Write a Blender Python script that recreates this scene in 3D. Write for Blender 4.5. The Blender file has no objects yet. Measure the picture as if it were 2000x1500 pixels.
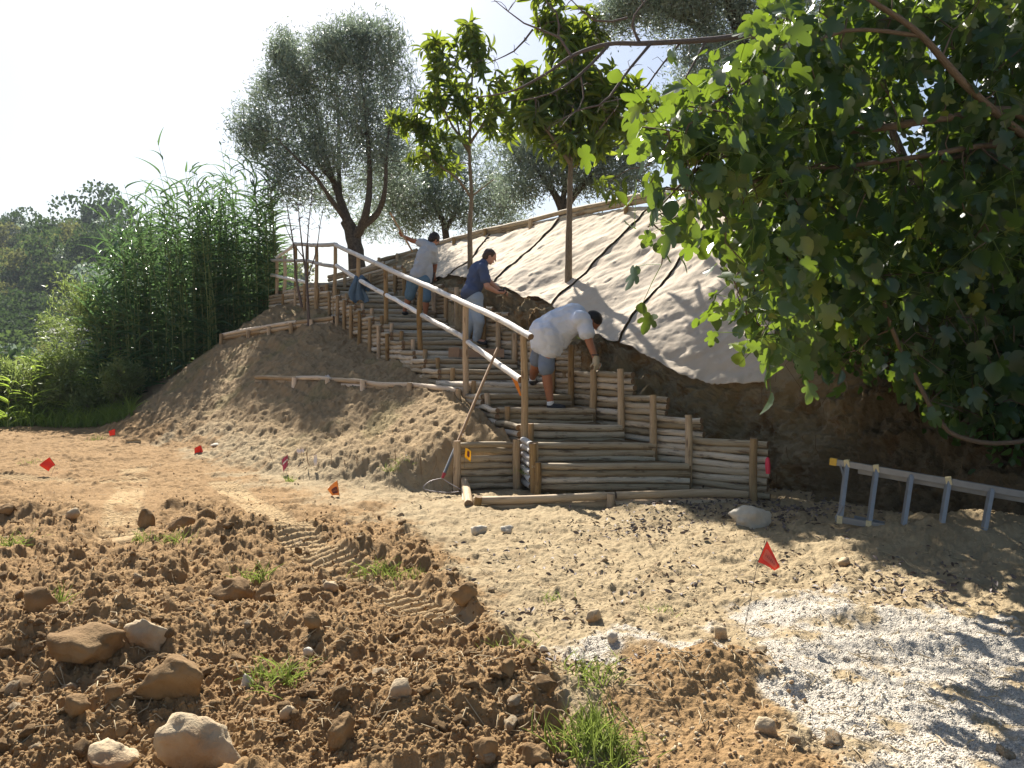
import bpy, math, random
import numpy as np
from mathutils import Vector, Matrix
R = math.radians
rng = np.random.default_rng(7)
random.seed(7)
scene = bpy.context.scene
COL = scene.collection

# ------------------------------------------------------------------ camera
F = 1600.0; HZ = 677.0; EYE = 1.6
cam_d = bpy.data.cameras.new('camera'); cam = bpy.data.objects.new('camera', cam_d); COL.objects.link(cam)
cam.location = (0, 0, EYE); cam.rotation_euler = (R(90), 0, 0)
cam_d.sensor_width = 36; cam_d.lens = 36 * F / 2000; cam_d.shift_y = -(750 - HZ) / 2000
cam_d.clip_start = 0.05; cam_d.clip_end = 3000
scene.camera = cam
# ------------------------------------------------------------------ light
SUN_EL, SUN_AZ = 43.0, -19.0        # azimuth from +Y towards +X
world = bpy.data.worlds.new("World"); scene.world = world; world.use_nodes = True
wn = world.node_tree.nodes; wn.clear()
sky = wn.new('ShaderNodeTexSky'); sky.sky_type = 'NISHITA'; sky.sun_disc = False
sky.sun_elevation = R(SUN_EL); sky.sun_rotation = R(SUN_AZ); sky.dust_density = 1.6; sky.air_density = 1.0; sky.ozone_density = 1.5
bg = wn.new('ShaderNodeBackground'); bg.inputs[1].default_value = 0.05
wo = wn.new('ShaderNodeOutputWorld')
world.node_tree.links.new(sky.outputs[0], bg.inputs[0]); world.node_tree.links.new(bg.outputs[0], wo.inputs[0])
sl = bpy.data.lights.new('sun', 'SUN'); sl.energy = 5.0; sl.angle = R(0.53); sl.color = (1.0, 0.94, 0.84)
so = bpy.data.objects.new('sun', sl); COL.objects.link(so)
e, a = R(SUN_EL), R(SUN_AZ)
LS = Vector((math.sin(a) * math.cos(e), math.cos(a) * math.cos(e), math.sin(e)))
so.rotation_euler = LS.to_track_quat('Z', 'Y').to_euler(); so.location = LS * 50
scene.view_settings.view_transform = 'Standard'; scene.view_settings.look = 'None'
scene.view_settings.exposure = 1.35; scene.view_settings.gamma = 1.0

# ------------------------------------------------------------------ helpers
def P(px, py, D):
    return np.array([(px - 1000) * D / F, D, EYE + (HZ - py) * D / F])
def G(px, py, z=0.0):
    D = F * (EYE - z) / (py - HZ); return np.array([(px - 1000) * D / F, D, z])
def tag(o, label=None, cat=None, group=None, kind=None):
    if label: o['label'] = label
    if cat: o['category'] = cat
    if group: o['group'] = group
    if kind: o['kind'] = kind
    return o
def thing(name, loc, label, cat, group=None):
    o = bpy.data.objects.new(name, None); o.location = tuple(float(v) for v in loc); COL.objects.link(o)
    o.empty_display_size = .1
    return tag(o, label, cat, group)

class MB:
    """mesh builder; vertices are world coordinates"""
    def __init__(s): s.v=[]; s.uv=[]; s.rn=[]; s.lv=[]; s.lt=[]; s.mi=[]; s.sm=[]; s.n=0
    def add(s, v, faces, uv=None, rnd=None, mi=0, smooth=True):
        v = np.asarray(v, float).reshape(-1, 3)
        s.v.append(v); s.uv.append(np.zeros((len(v), 2)) if uv is None else np.asarray(uv, float))
        if rnd is None: rnd = random.random()
        s.rn.append(np.full(len(v), rnd) if np.isscalar(rnd) else np.asarray(rnd, float))
        if isinstance(faces, np.ndarray):
            k = faces.shape[1]; s.lv.append(faces.ravel() + s.n); s.lt.append(np.full(len(faces), k)); nf = len(faces)
        else:
            s.lv.append(np.array([i for f in faces for i in f]) + s.n); s.lt.append(np.array([len(f) for f in faces])); nf = len(faces)
        s.mi.append(np.full(nf, mi) if np.isscalar(mi) else np.asarray(mi)); s.sm.append(np.full(nf, smooth)); s.n += len(v)
    def raw(s, v, lv, lt, uv, rnd, mi=0, smooth=True):
        s.v.append(v); s.uv.append(uv); s.rn.append(rnd); s.lv.append(lv + s.n); s.lt.append(lt)
        s.mi.append(np.full(len(lt), mi)); s.sm.append(np.full(len(lt), smooth)); s.n += len(v)
    def build(s, name, mats, parent=None, origin=None, attrs=None):
        me = bpy.data.meshes.new(name)
        v = np.concatenate(s.v); lv = np.concatenate(s.lv).astype(np.int32); lt = np.concatenate(s.lt).astype(np.int32)
        org = np.zeros(3)
        if parent is not None: org = np.array(parent_org(parent))
        elif origin is not None: org = np.array(origin, float)
        v = v - org
        me.vertices.add(len(v)); me.vertices.foreach_set('co', v.astype(np.float32).ravel())
        me.loops.add(len(lv)); me.loops.foreach_set('vertex_index', lv)
        me.polygons.add(len(lt)); ls = np.concatenate([[0], np.cumsum(lt)[:-1]]).astype(np.int32)
        me.polygons.foreach_set('loop_start', ls)
        me.polygons.foreach_set('material_index', np.concatenate(s.mi).astype(np.int32))
        me.polygons.foreach_set('use_smooth', np.concatenate(s.sm).astype(bool))
        uv = np.concatenate(s.uv)
        ul = me.uv_layers.new(name='UVMap'); ul.data.foreach_set('uv', uv[lv].astype(np.float32).ravel())
        at = me.attributes.new('rnd', 'FLOAT', 'POINT'); at.data.foreach_set('value', np.concatenate(s.rn).astype(np.float32))
        for k, arr in (attrs or {}).items():
            a2 = me.attributes.new(k, 'FLOAT', 'POINT'); a2.data.foreach_set('value', np.asarray(arr, np.float32))
        me.update(calc_edges=True); me.validate()
        for m in (mats if isinstance(mats, (list, tuple)) else [mats]): me.materials.append(m)
        o = bpy.data.objects.new(name, me); COL.objects.link(o)
        if parent is not None: o.parent = parent
        else: o.location = tuple(org)
        return o
def parent_org(p):
    l = np.array(p.location)
    while p.parent is not None: p = p.parent; l = l + np.array(p.location)
    return l

def frames(pts):
    pts = np.asarray(pts, float); n = len(pts); t = np.gradient(pts, axis=0) if n > 1 else np.array([[0, 0, 1.]])
    t /= np.linalg.norm(t, axis=1)[:, None] + 1e-9
    up = np.array([0, 0, 1.]) if abs(t[0][2]) < .9 else np.array([1., 0, 0])
    u = np.cross(t[0], up); u /= np.linalg.norm(u); U = [u]
    for i in range(1, n):
        u = U[-1] - t[i] * np.dot(U[-1], t[i]); u /= np.linalg.norm(u) + 1e-9; U.append(u)
    U = np.array(U); V = np.cross(t, U); return t, U, V
def tube(mb, pts, rad, k=8, caps=True, rnd=None, mi=0, capmi=None, uoff=None, squash=None):
    pts = np.asarray(pts, float); n = len(pts); rad = np.broadcast_to(np.asarray(rad, float), (n,)) if np.ndim(rad) < 2 else rad
    t, U, V = frames(pts)
    ang = np.arange(k) * 2 * math.pi / k
    rr = rad[:, None] if np.ndim(rad) < 2 else rad
    v = pts[:, None, :] + rr[..., None] * (np.cos(ang)[None, :, None] * U[:, None, :] + np.sin(ang)[None, :, None] * V[:, None, :])
    L = np.concatenate([[0], np.cumsum(np.linalg.norm(np.diff(pts, axis=0), axis=1))])
    uo = random.random() * 50 if uoff is None else uoff
    uv = np.stack(np.broadcast_arrays((ang / (2 * math.pi))[None, :] + uo, L[:, None] + uo * 3.7), -1).reshape(-1, 2)
    i = np.arange(n - 1)[:, None] * k; j = np.arange(k)[None, :]; j2 = (j + 1) % k
    f = np.stack([i + j, i + j2, i + k + j2, i + k + j], -1).reshape(-1, 4)
    if rnd is None: rnd = random.random()
    mb.add(v.reshape(-1, 3), f, uv, rnd, mi)
    if caps:
        cm = mi if capmi is None else capmi
        mb.add(v[0], [list(range(k))[::-1]], np.stack([np.cos(ang), np.sin(ang)], -1) * .5 + uo, rnd, cm, False)
        mb.add(v[-1], [list(range(k))], np.stack([np.cos(ang), np.sin(ang)], -1) * .5 + uo, rnd, cm, False)
def logtube(mb, a, b, r0, r1=None, k=12, rnd=None, bend=.008, seg=.18):
    a = np.asarray(a, float); b = np.asarray(b, float); r1 = r0 if r1 is None else r1
    n = max(4, int(np.linalg.norm(b - a) / seg) + 2); t = np.linspace(0, 1, n)
    pts = a + (b - a) * t[:, None]
    o = rng.normal(0, 1, (2, 3)) * bend
    pts = pts + np.sin(t * math.pi)[:, None] * o[0] + np.sin(t * 2 * math.pi)[:, None] * o[1] * .6
    rad = (r0 + (r1 - r0) * t)[:, None] * (1 + rng.normal(0, .022, (n, k)) + rng.normal(0, .022, (n, 1)))
    rad[0] *= .95; rad[-1] *= .95
    tube(mb, pts, rad, k, True, rnd, 0, 1)
def box(mb, c, ax, ay, az, rnd=None, mi=0):
    c, ax, ay, az = [np.asarray(q, float) for q in (c, ax, ay, az)]
    s = np.array([[x, y, z] for x in (-1, 1) for y in (-1, 1) for z in (-1, 1)], float)
    v = c + s[:, :1] * ax + s[:, 1:2] * ay + s[:, 2:] * az
    mb.add(v, [(0, 1, 3, 2), (4, 6, 7, 5), (0, 4, 5, 1), (2, 3, 7, 6), (0, 2, 6, 4), (1, 5, 7, 3)], None, rnd, mi, False)
def instances(mb, tv, tf, org, d, nrm, sc, rnd, wid=None, mi=0, tuv=None, smooth=True):
    """tv: template verts (x across, y along, z normal)"""
    tv = np.asarray(tv, float); N = len(org); m = len(tv)
    d = d / (np.linalg.norm(d, axis=1)[:, None] + 1e-9)
    x = np.cross(d, nrm); x /= np.linalg.norm(x, axis=1)[:, None] + 1e-9; z = np.cross(x, d)
    w = sc if wid is None else wid
    v = org[:, None, :] + tv[None, :, 0:1] * x[:, None, :] * w[:, None, None] + tv[None, :, 1:2] * d[:, None, :] * sc[:, None, None] + tv[None, :, 2:3] * z[:, None, :] * sc[:, None, None]
    lt = np.array([len(f) for f in tf]); lv = np.array([i for f in tf for i in f])
    LV = (lv[None, :] + (np.arange(N) * m)[:, None]).ravel(); LT = np.tile(lt, N)
    uv = np.tile(tv[:, :2] if tuv is None else tuv, (N, 1))
    mb.raw(v.reshape(-1, 3), LV, LT, uv, np.repeat(rnd, m), mi, smooth)
def rdir(n, zb=0.0):
    v = rng.normal(0, 1, (n, 3)); v[:, 2] += zb; return v / (np.linalg.norm(v, axis=1)[:, None] + 1e-9)

# ------------------------------------------------------------------ noise
def _h(ix, iy, s):
    h = (ix.astype(np.int64) * 374761393 + iy.astype(np.int64) * 668265263 + s * 974634777) & 0xffffffff
    h = ((h ^ (h >> 13)) * 1274126177) & 0xffffffff; h = h ^ (h >> 16)
    return (h & 0xffffff) / float(0xffffff)
def vn(x, y, s=0):
    xi = np.floor(x); yi = np.floor(y); fx = x - xi; fy = y - yi; fx = fx * fx * (3 - 2 * fx); fy = fy * fy * (3 - 2 * fy)
    xi = xi.astype(np.int64); yi = yi.astype(np.int64)
    a, b, c, d = _h(xi, yi, s), _h(xi + 1, yi, s), _h(xi, yi + 1, s), _h(xi + 1, yi + 1, s)
    return (a + (b - a) * fx) * (1 - fy) + (c + (d - c) * fx) * fy - .5
def fbm(x, y, s=0, o=4, g=.5):
    r = 0; am = 1.
    for i in range(o):
        r = r + am * vn(x + i * 17.3, y - i * 9.1, s + i); x = x * 2.03; y = y * 2.03; am *= g
    return r
def clods(x, y, cell, s, p=.6, rmin=.2, rmax=.5):
    x = x / cell; y = y / cell; xi = np.floor(x).astype(np.int64); yi = np.floor(y).astype(np.int64); out = np.zeros_like(x)
    for dx in (-1, 0, 1):
        for dy in (-1, 0, 1):
            ix = xi + dx; iy = yi + dy
            cx = ix + _h(ix, iy, s); cy = iy + _h(ix, iy, s + 1); r = rmin + (rmax - rmin) * _h(ix, iy, s + 2) ** 2
            on = _h(ix, iy, s + 3) < p
            th = _h(ix, iy, s + 4) * 3.14; ex = x - cx; ey = y - cy
            a = ex * np.cos(th) + ey * np.sin(th); b = (-ex * np.sin(th) + ey * np.cos(th)) * 1.35
            h = np.sqrt(np.maximum(0, r * r - a * a - b * b)) * on
            out = np.maximum(out, h)
    return out * cell
def sstep(a, b, x):
    t = np.clip((x - a) / (b - a), 0, 1); return t * t * (3 - 2 * t)

# ------------------------------------------------------------------ materials
def mat(name):
    m = bpy.data.materials.new(name); m.use_nodes = True; nt = m.node_tree; nt.nodes.clear()
    out = nt.nodes.new('ShaderNodeOutputMaterial'); b = nt.nodes.new('ShaderNodeBsdfPrincipled'); nt.links.new(b.outputs[0], out.inputs[0])
    return m, nt, b, out
class NT:
    def __init__(s, nt): s.nt = nt
    def n(s, t, **k):
        nd = s.nt.nodes.new(t)
        for a, v in k.items():
            if a.startswith('i_'):
                key = a[2:]; key = int(key) if key.isdigit() else key.replace('_', ' ')
                if isinstance(v, bpy.types.NodeSocket): s.nt.links.new(v, nd.inputs[key])
                else: nd.inputs[key].default_value = v
            else: setattr(nd, a, v)
        return nd
    def noise(s, vec, scale, detail=4, rough=.55, dist=0):
        nd = s.n('ShaderNodeTexNoise'); nd.inputs['Scale'].default_value = scale; nd.inputs['Detail'].default_value = detail; nd.inputs['Roughness'].default_value = rough
        nd.inputs['Distortion'].default_value = dist
        if vec is not None: s.nt.links.new(vec, nd.inputs['Vector'])
        return nd.outputs[0]
    def ramp(s, fac, stops):
        nd = s.n('ShaderNodeValToRGB'); r = nd.color_ramp
        while len(r.elements) < len(stops): r.elements.new(.5)
        for e2, (p, c) in zip(r.elements, stops): e2.position = p; e2.color = (c + (1,)) if len(c) == 3 else c
        s.nt.links.new(fac, nd.inputs[0]); return nd.outputs[0]
    def mix(s, fac, a, b, mode='MIX'):
        nd = s.n('ShaderNodeMix', data_type='RGBA', blend_type=mode)
        for sock, v in ((nd.inputs[0], fac), (nd.inputs[6], a), (nd.inputs[7], b)):
            if isinstance(v, bpy.types.NodeSocket): s.nt.links.new(v, sock)
            else: sock.default_value = v if not isinstance(v, tuple) else (v + (1,) if len(v) == 3 else v)
        return nd.outputs[2]
    def math(s, op, a, b=0.0):
        nd = s.n('ShaderNodeMath', operation=op)
        for sock, v in ((nd.inputs[0], a), (nd.inputs[1], b)):
            if isinstance(v, bpy.types.NodeSocket): s.nt.links.new(v, sock)
            else: sock.default_value = v
        return nd.outputs[0]
    def attr(s, name): return s.n('ShaderNodeAttribute', attribute_name=name).outputs['Fac']
    def bump(s, h, strength, dist, b, prev=None):
        nd = s.n('ShaderNodeBump'); nd.inputs['Strength'].default_value = strength; nd.inputs['Distance'].default_value = dist
        s.nt.links.new(h, nd.inputs['Height'])
        if prev is not None: s.nt.links.new(prev, nd.inputs['Normal'])
        s.nt.links.new(nd.outputs[0], b.inputs['Normal']); return nd.outputs[0]
    def obj(s): return s.n('ShaderNodeTexCoord').outputs['Object']
    def uv(s): return s.n('ShaderNodeTexCoord').outputs['UV']
    def geo(s): return s.n('ShaderNodeNewGeometry').outputs['Position']
    def mapping(s, vec, sc):
        nd = s.n('ShaderNodeMapping'); nd.inputs['Scale'].default_value = sc; s.nt.links.new(vec, nd.inputs['Vector']); return nd.outputs[0]

def leaf_mat(name, c1, c2, trans, tcol, rough=.4, spec=.5, yellow=None):
    m, nt, b, out = mat(name); N = NT(nt)
    rn = N.attr('rnd'); col = N.ramp(rn, [(0, c1), (.85, c2)] + ([(.97, yellow)] if yellow else []))
    nz = N.noise(N.geo(), 9, 3)
    col = N.mix(N.math('MULTIPLY', nz, .35), col, (c2[0] * 1.3, c2[1] * 1.2, c2[2]), 'MIX')
    nt.links.new(col, b.inputs['Base Color']); b.inputs['Roughness'].default_value = rough; b.inputs['Specular IOR Level'].default_value = spec
    t = N.n('ShaderNodeBsdfTranslucent'); tc = N.mix(.75, col, tcol); nt.links.new(tc, t.inputs['Color'])
    mx = N.n('ShaderNodeMixShader'); mx.inputs[0].default_value = trans
    nt.links.new(b.outputs[0], mx.inputs[1]); nt.links.new(t.outputs[0], mx.inputs[2]); nt.links.new(mx.outputs[0], out.inputs[0])
    return m
M = {}
M['olive'] = leaf_mat('olive_leaf', (.13, .18, .155), (.28, .35, .31), .32, (.30, .38, .24), .45, .4)
M['loquat'] = leaf_mat('loquat_leaf', (.035, .075, .02), (.07, .13, .03), .38, (.42, .52, .04), .35, .5, (.25, .28, .04))
M['fig'] = leaf_mat('fig_leaf', (.010, .032, .017), (.024, .062, .028), .26, (.40, .58, .04), .36, .5, (.18, .20, .04))
M['creeper'] = leaf_mat('creeper_leaf', (.014, .042, .013), (.035, .08, .022), .3, (.3, .5, .05), .4, .4)
M['reed'] = leaf_mat('reed_leaf', (.04, .095, .045), (.10, .19, .095), .28, (.22, .38, .12), .27, .7)
M['sprout'] = leaf_mat('sprout_leaf', (.11, .18, .045), (.22, .30, .08), .45, (.45, .62, .08), .4, .5)
M['grass'] = leaf_mat('grass_blade', (.09, .13, .035), (.24, .28, .09), .35, (.4, .52, .1), .5, .3)
M['bush'] = leaf_mat('bush_leaf', (.10, .14, .05), (.20, .26, .10), .35, (.36, .46, .12), .5, .3)
M['wood_a'] = leaf_mat('hill_leaf_green', (.035, .065, .03), (.075, .115, .05), .25, (.2, .3, .06), .8, .05)
M['wood_b'] = leaf_mat('hill_leaf_dark', (.02, .045, .02), (.045, .08, .03), .2, (.12, .2, .05), .8, .05)
M['wood_c'] = leaf_mat('hill_leaf_ochre', (.07, .085, .03), (.14, .145, .05), .3, (.28, .3, .08), .8, .05)

def bark(name, c1, c2, sc=1.0, bumpd=.01):
    m, nt, b, out = mat(name); N = NT(nt); uv = N.mapping(N.uv(), (6 * sc, 5 * sc, 1))
    nz = N.noise(uv, 3, 5, .6, .6); col = N.ramp(nz, [(.3, c1), (.7, c2)])
    nt.links.new(col, b.inputs['Base Color']); b.inputs['Roughness'].default_value = .9; N.bump(nz, .8, bumpd, b); return m
M['bark_olive'] = bark('olive_bark', (.045, .035, .025), (.16, .13, .10), 1, .03)
M['bark_grey'] = bark('grey_bark', (.10, .075, .045), (.25, .20, .14), 1.5, .006)
M['bark_bare'] = bark('bare_branch_bark', (.07, .05, .045), (.20, .16, .14), 2, .004)
M['bark_fig'] = bark('fig_bark', (.07, .05, .032), (.18, .13, .085), 1.5, .004)
M['cane'] = bark('reed_cane', (.12, .17, .05), (.26, .30, .10), 1, .001)

def wood(name, c_dark, c_mid, c_light, stain, knots=.62, rough=.75):
    m, nt, b, out = mat(name); N = NT(nt); rn = N.attr('rnd'); uv = N.uv()
    g = N.noise(N.mapping(uv, (9, 1.2, 1)), 3.0, 6, .6, .3)
    fine = N.noise(N.mapping(uv, (60, 3, 1)), 3.0, 3, .6)
    col = N.ramp(g, [(.28, c_dark), (.5, c_mid), (.72, c_light)])
    st = N.noise(N.mapping(uv, (1.6, 2.2, 1)), 1.6, 4, .65, .5)
    fac = N.ramp(st, [(knots - .08, (0, 0, 0)), (knots + .04, (1, 1, 1))])
    col = N.mix(N.math('MULTIPLY', N.n('ShaderNodeSeparateColor', i_0=fac).outputs[0], .8), col, stain)
    kn = N.n('ShaderNodeTexVoronoi'); kn.inputs['Scale'].default_value = 1.0; nt.links.new(N.mapping(uv, (3.0, 2.6, 1)), kn.inputs['Vector'])
    kf = N.ramp(kn.outputs['Distance'], [(.09, (1, 1, 1)), (.17, (0, 0, 0))])
    col = N.mix(N.math('MULTIPLY', N.n('ShaderNodeSeparateColor', i_0=kf).outputs[0], .75), col, (c_dark[0] * .4, c_dark[1] * .35, c_dark[2] * .35))
    hv = N.n('ShaderNodeHueSaturation'); nt.links.new(col, hv.inputs['Color'])
    nt.links.new(N.math('ADD', N.math('MULTIPLY', rn, .80), .58), hv.inputs['Value'])
    nt.links.new(N.math('ADD', N.math('MULTIPLY', rn, -.55), 1.28), hv.inputs['Saturation'])
    nt.links.new(hv.outputs[0], b.inputs['Base Color']); b.inputs['Roughness'].default_value = rough; b.inputs['Specular IOR Level'].default_value = .3
    p = N.bump(g, .35, .012, b); N.bump(fine, .4, .003, b, p); return m
M['log'] = wood('peeled_log', (.30, .235, .155), (.47, .385, .27), (.62, .53, .40), (.12, .08, .05))
M['post'] = wood('post_wood', (.26, .175, .095), (.39, .275, .155), (.52, .39, .23), (.12, .07, .04), .68)
M['rail'] = wood('pale_rail', (.55, .52, .47), (.70, .67, .62), (.82, .80, .76), (.34, .28, .22), .68)
M['pale_log'] = wood('pale_edging_log', (.42, .30, .18), (.56, .43, .29), (.70, .58, .43), (.3, .2, .12), .7)
def endgrain(name, c1, c2):
    m, nt, b, out = mat(name); N = NT(nt); uv = N.uv()
    v = N.n('ShaderNodeTexNoise'); v.inputs['Scale'].default_value = 14; nt.links.new(uv, v.inputs['Vector'])
    nt.links.new(N.ramp(v.outputs[0], [(.35, c1), (.65, c2)]), b.inputs['Base Color']); b.inputs['Roughness'].default_value = .9; return m
M['end'] = endgrain('log_end_grain', (.12, .075, .04), (.30, .20, .12))

def plain(name, c, rough=.6, metal=0, spec=.5, var=.25, sc=20, bumps=0, trans=0):
    m, nt, b, out = mat(name); N = NT(nt); nz = N.noise(N.obj(), sc, 5, .6)
    col = N.mix(nz, tuple(x * (1 - var) for x in c), tuple(min(1, x * (1 + var)) for x in c)); nt.links.new(col, b.inputs['Base Color'])
    b.inputs['Roughness'].default_value = rough; b.inputs['Metallic'].default_value = metal; b.inputs['Specular IOR Level'].default_value = spec
    if bumps: N.bump(nz, .6, bumps, b)
    if trans:
        t = N.n('ShaderNodeBsdfTranslucent'); nt.links.new(col, t.inputs['Color']); mx = N.n('ShaderNodeMixShader'); mx.inputs[0].default_value = trans
        nt.links.new(b.outputs[0], mx.inputs[1]); nt.links.new(t.outputs[0], mx.inputs[2]); nt.links.new(mx.outputs[0], out.inputs[0])
    return m
M['alu'] = plain('dull_aluminium', (.25, .26, .27), .5, .6, .5, .2, 14, .001)
M['alu_cap'] = plain('yellow_plastic_cap', (.62, .38, .05), .55, 0, .4, .2, 30)
M['alu_joint'] = plain('tape_joint', (.62, .52, .30), .6, 0, .4, .3, 40)
M['skin'] = plain('tanned_skin', (.36, .155, .085), .5, 0, .4, .15, 30)
M['skin2'] = plain('fair_skin', (.50, .27, .19), .5, 0, .4, .12, 30)
M['hair'] = plain('dark_hair', (.018, .013, .011), .5, 0, .4, .4, 90, .004)
M['hair2'] = plain('brown_hair', (.06, .035, .022), .5, 0, .4, .4, 90, .004)
M['white_shirt'] = plain('white_cotton', (.72, .78, .90), .9, 0, .2, .05, 9, .012, .08)
M['grey_shirt'] = plain('pale_grey_cotton', (.46, .50, .56), .9, 0, .2, .06, 9, .012, .08)
M['blue_shirt'] = plain('navy_cotton', (.085, .115, .21), .9, 0, .2, .12, 9, .012, .04)
M['grey_short'] = plain('grey_shorts', (.20, .25, .34), .9, 0, .2, .1, 12, .008)
M['denim_short'] = plain('denim_shorts', (.12, .21, .30), .9, 0, .2, .2, 14, .008)
M['denim_pale'] = plain('pale_jeans', (.34, .42, .52), .9, 0, .2, .15, 14, .01)
M['sock'] = plain('white_sock', (.8, .8, .8), .9); M['shoe'] = plain('dark_shoe', (.03, .03, .035), .6)
M['glove'] = plain('beige_glove', (.50, .44, .33), .9, 0, .2, .25, 40, .003)
M['black'] = plain('black_plastic', (.02, .02, .022), .4)
M['jacket'] = plain('faded_blue_cloth', (.10, .16, .23), .95, 0, .2, .2, 12, .012)
M['handle'] = plain('tool_handle_wood', (.42, .27, .15), .6, 0, .4, .25, 18)
M['metal_red'] = plain('red_ferrule', (.40, .04, .05), .5); M['wire'] = plain('tine_wire', (.33, .30, .30), .5, .5)
M['orange'] = plain('orange_plastic', (.75, .24, .02), .5, 0, .4, .1)
M['pinkred'] = plain('pink_red_plastic', (.75, .05, .09), .45, 0, .4, .08)
M['board'] = plain('brown_board', (.36, .22, .13), .85, 0, .2, .2, 20)
M['flag_red'] = plain('red_flag_vinyl', (.74, .06, .03), .45, 0, .4, .12, 60, .004, .25)
M['flag_pale'] = plain('pale_print_panel', (.78, .22, .14), .5, 0, .4, .05, 30, 0, .4)
M['flag_ink'] = plain('dark_ink', (.30, .03, .03), .5); M['flag_brown'] = plain('maroon_ink', (.16, .03, .02), .5)
M['flag_orange'] = plain('orange_flag_vinyl', (.78, .34, .08), .45, 0, .4, .12, 30, 0, .25)
M['flag_yellow'] = plain('yellow_flag_vinyl', (.85, .55, .03), .45, 0, .4, .12, 30, 0, .4)
M['flag_pink'] = plain('pink_ribbon', (.45, .09, .17), .5, 0, .4, .15, 30, 0, .3)
M['white_tape'] = plain('white_tape', (.8, .75, .75), .6)
M['stake_wire'] = plain('steel_wire', (.10, .09, .09), .5, .6)
M['litter'] = plain('dry_dark_leaf', (.11, .08, .07), .6, 0, .5, .5, 30)
M['straw'] = plain('dry_straw', (.42, .33, .20), .8, 0, .3, .3, 30)
M['root'] = plain('dry_root', (.20, .13, .07), .9, 0, .2, .3, 30)
M['dark_room'] = plain('cottage_render', (.22, .21, .19), .9)
M['roof_tile'] = plain('roof_tile', (.25, .24, .24), .9)

def earth_mat(name, kind):
    m, nt, b, out = mat(name); N = NT(nt); pos = N.geo()
    n1 = N.noise(pos, 1.3, 5, .6); n2 = N.noise(pos, 9, 6, .65); n3 = N.noise(pos, 55, 4, .7); n4 = N.noise(pos, 4.0, 5, .6, .5)
    clay = N.mix(n2, (.135, .075, .03), (.34, .21, .095))
    clay = N.mix(N.math('MULTIPLY', n1, .55), clay, (.38, .26, .135))
    sand = N.mix(n2, (.20, .145, .08), (.47, .37, .225)); sand = N.mix(N.math('MULTIPLY', n1, .5), sand, (.34, .27, .17)); sand = N.mix(N.math('MULTIPLY', N.ramp_f(n4, .52, .68), .5), sand, (.22, .15, .08))
    if kind == 'ground':
        gv = N.n('ShaderNodeTexVoronoi'); gv.inputs['Scale'].default_value = 130; nt.links.new(pos, gv.inputs['Vector'])
        gvs = N.n('ShaderNodeSeparateColor', i_0=gv.outputs['Color']).outputs[0]
        grav = N.mix(gvs, (.44, .395, .325), (.66, .60, .51))
        c = N.mix(N.attr('clay'), sand, clay)
        c = N.mix(N.attr('gravel'), c, grav)
        c = N.mix(N.attr('track'), c, (.50, .38, .22))
        gr = N.mix(n2, (.05, .085, .02), (.14, .18, .05)); c = N.mix(N.attr('green'), c, gr)
        h = N.math('ADD', N.math('MULTIPLY', n3, .6), n2)
        nt.links.new(c, b.inputs['Base Color']); p = N.bump(h, .75, .03, b); hg = gv.outputs['Distance']
        N.bump(N.math('MULTIPLY', hg, N.attr('gravel')), .8, .012, b, p)
    elif kind == 'bank':
        c = N.mix(n2, (.24, .17, .09), (.60, .48, .30)); c = N.mix(N.ramp_f(n4, .52, .62), c, (.30, .18, .08))
        c = N.mix(N.ramp_f(n1, .5, .62), c, (.38, .29, .16))
        c = N.mix(N.math('MULTIPLY', N.attr('dark_tone'), .8), c, N.mix(n2, (.035, .024, .014), (.13, .088, .05)))
        nt.links.new(c, b.inputs['Base Color']); N.bump(N.math('ADD', N.math('MULTIPLY', n3, .5), n2), 1.0, .06, b)
    else:
        nt.links.new(N.mix(n2, (.11, .075, .04), (.28, .20, .11)), b.inputs['Base Color']); N.bump(n2, .8, .04, b)
    b.inputs['Roughness'].default_value = .95; b.inputs['Specular IOR Level'].default_value = .15
    return m
def _rf(self, fac, a, b):
    return self.n('ShaderNodeSeparateColor', i_0=self.ramp(fac, [(a, (0, 0, 0)), (b, (1, 1, 1))])).outputs[0]
NT.ramp_f = _rf
M['ground'] = earth_mat('clay_ground', 'ground'); M['bank'] = earth_mat('bank_soil', 'bank'); M['fill'] = earth_mat('step_soil', 'fill')
def rock_mat(name, c1, c2, dirt, amt):
    m, nt, b, out = mat(name); N = NT(nt); o = N.obj(); n = N.noise(o, 12, 6, .65); n0 = N.noise(o, 4, 4)
    c = N.mix(n, c1, c2)
    nz = N.n('ShaderNodeSeparateXYZ'); g = N.n('ShaderNodeNewGeometry'); nt.links.new(g.outputs['Normal'], nz.inputs[0])
    c = N.mix(N.math('MULTIPLY', N.ramp_f(n0, .42, .62), amt), c, dirt)
    nt.links.new(c, b.inputs['Base Color']); b.inputs['Roughness'].default_value = .92; b.inputs['Specular IOR Level'].default_value = .2
    N.bump(N.math('ADD', n, N.math('MULTIPLY', N.noise(o, 70, 3, .7), .35)), .8, .02, b); return m
M['clod'] = rock_mat('clay_clod', (.12, .07, .03), (.28, .175, .082), (.34, .23, .115), .5)
M['stone'] = rock_mat('dusty_stone', (.34, .27, .17), (.55, .45, .31), (.33, .20, .10), .8)
M['palestone'] = rock_mat('pale_stone', (.42, .38, .31), (.62, .57, .48), (.38, .28, .17), .4)
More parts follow.
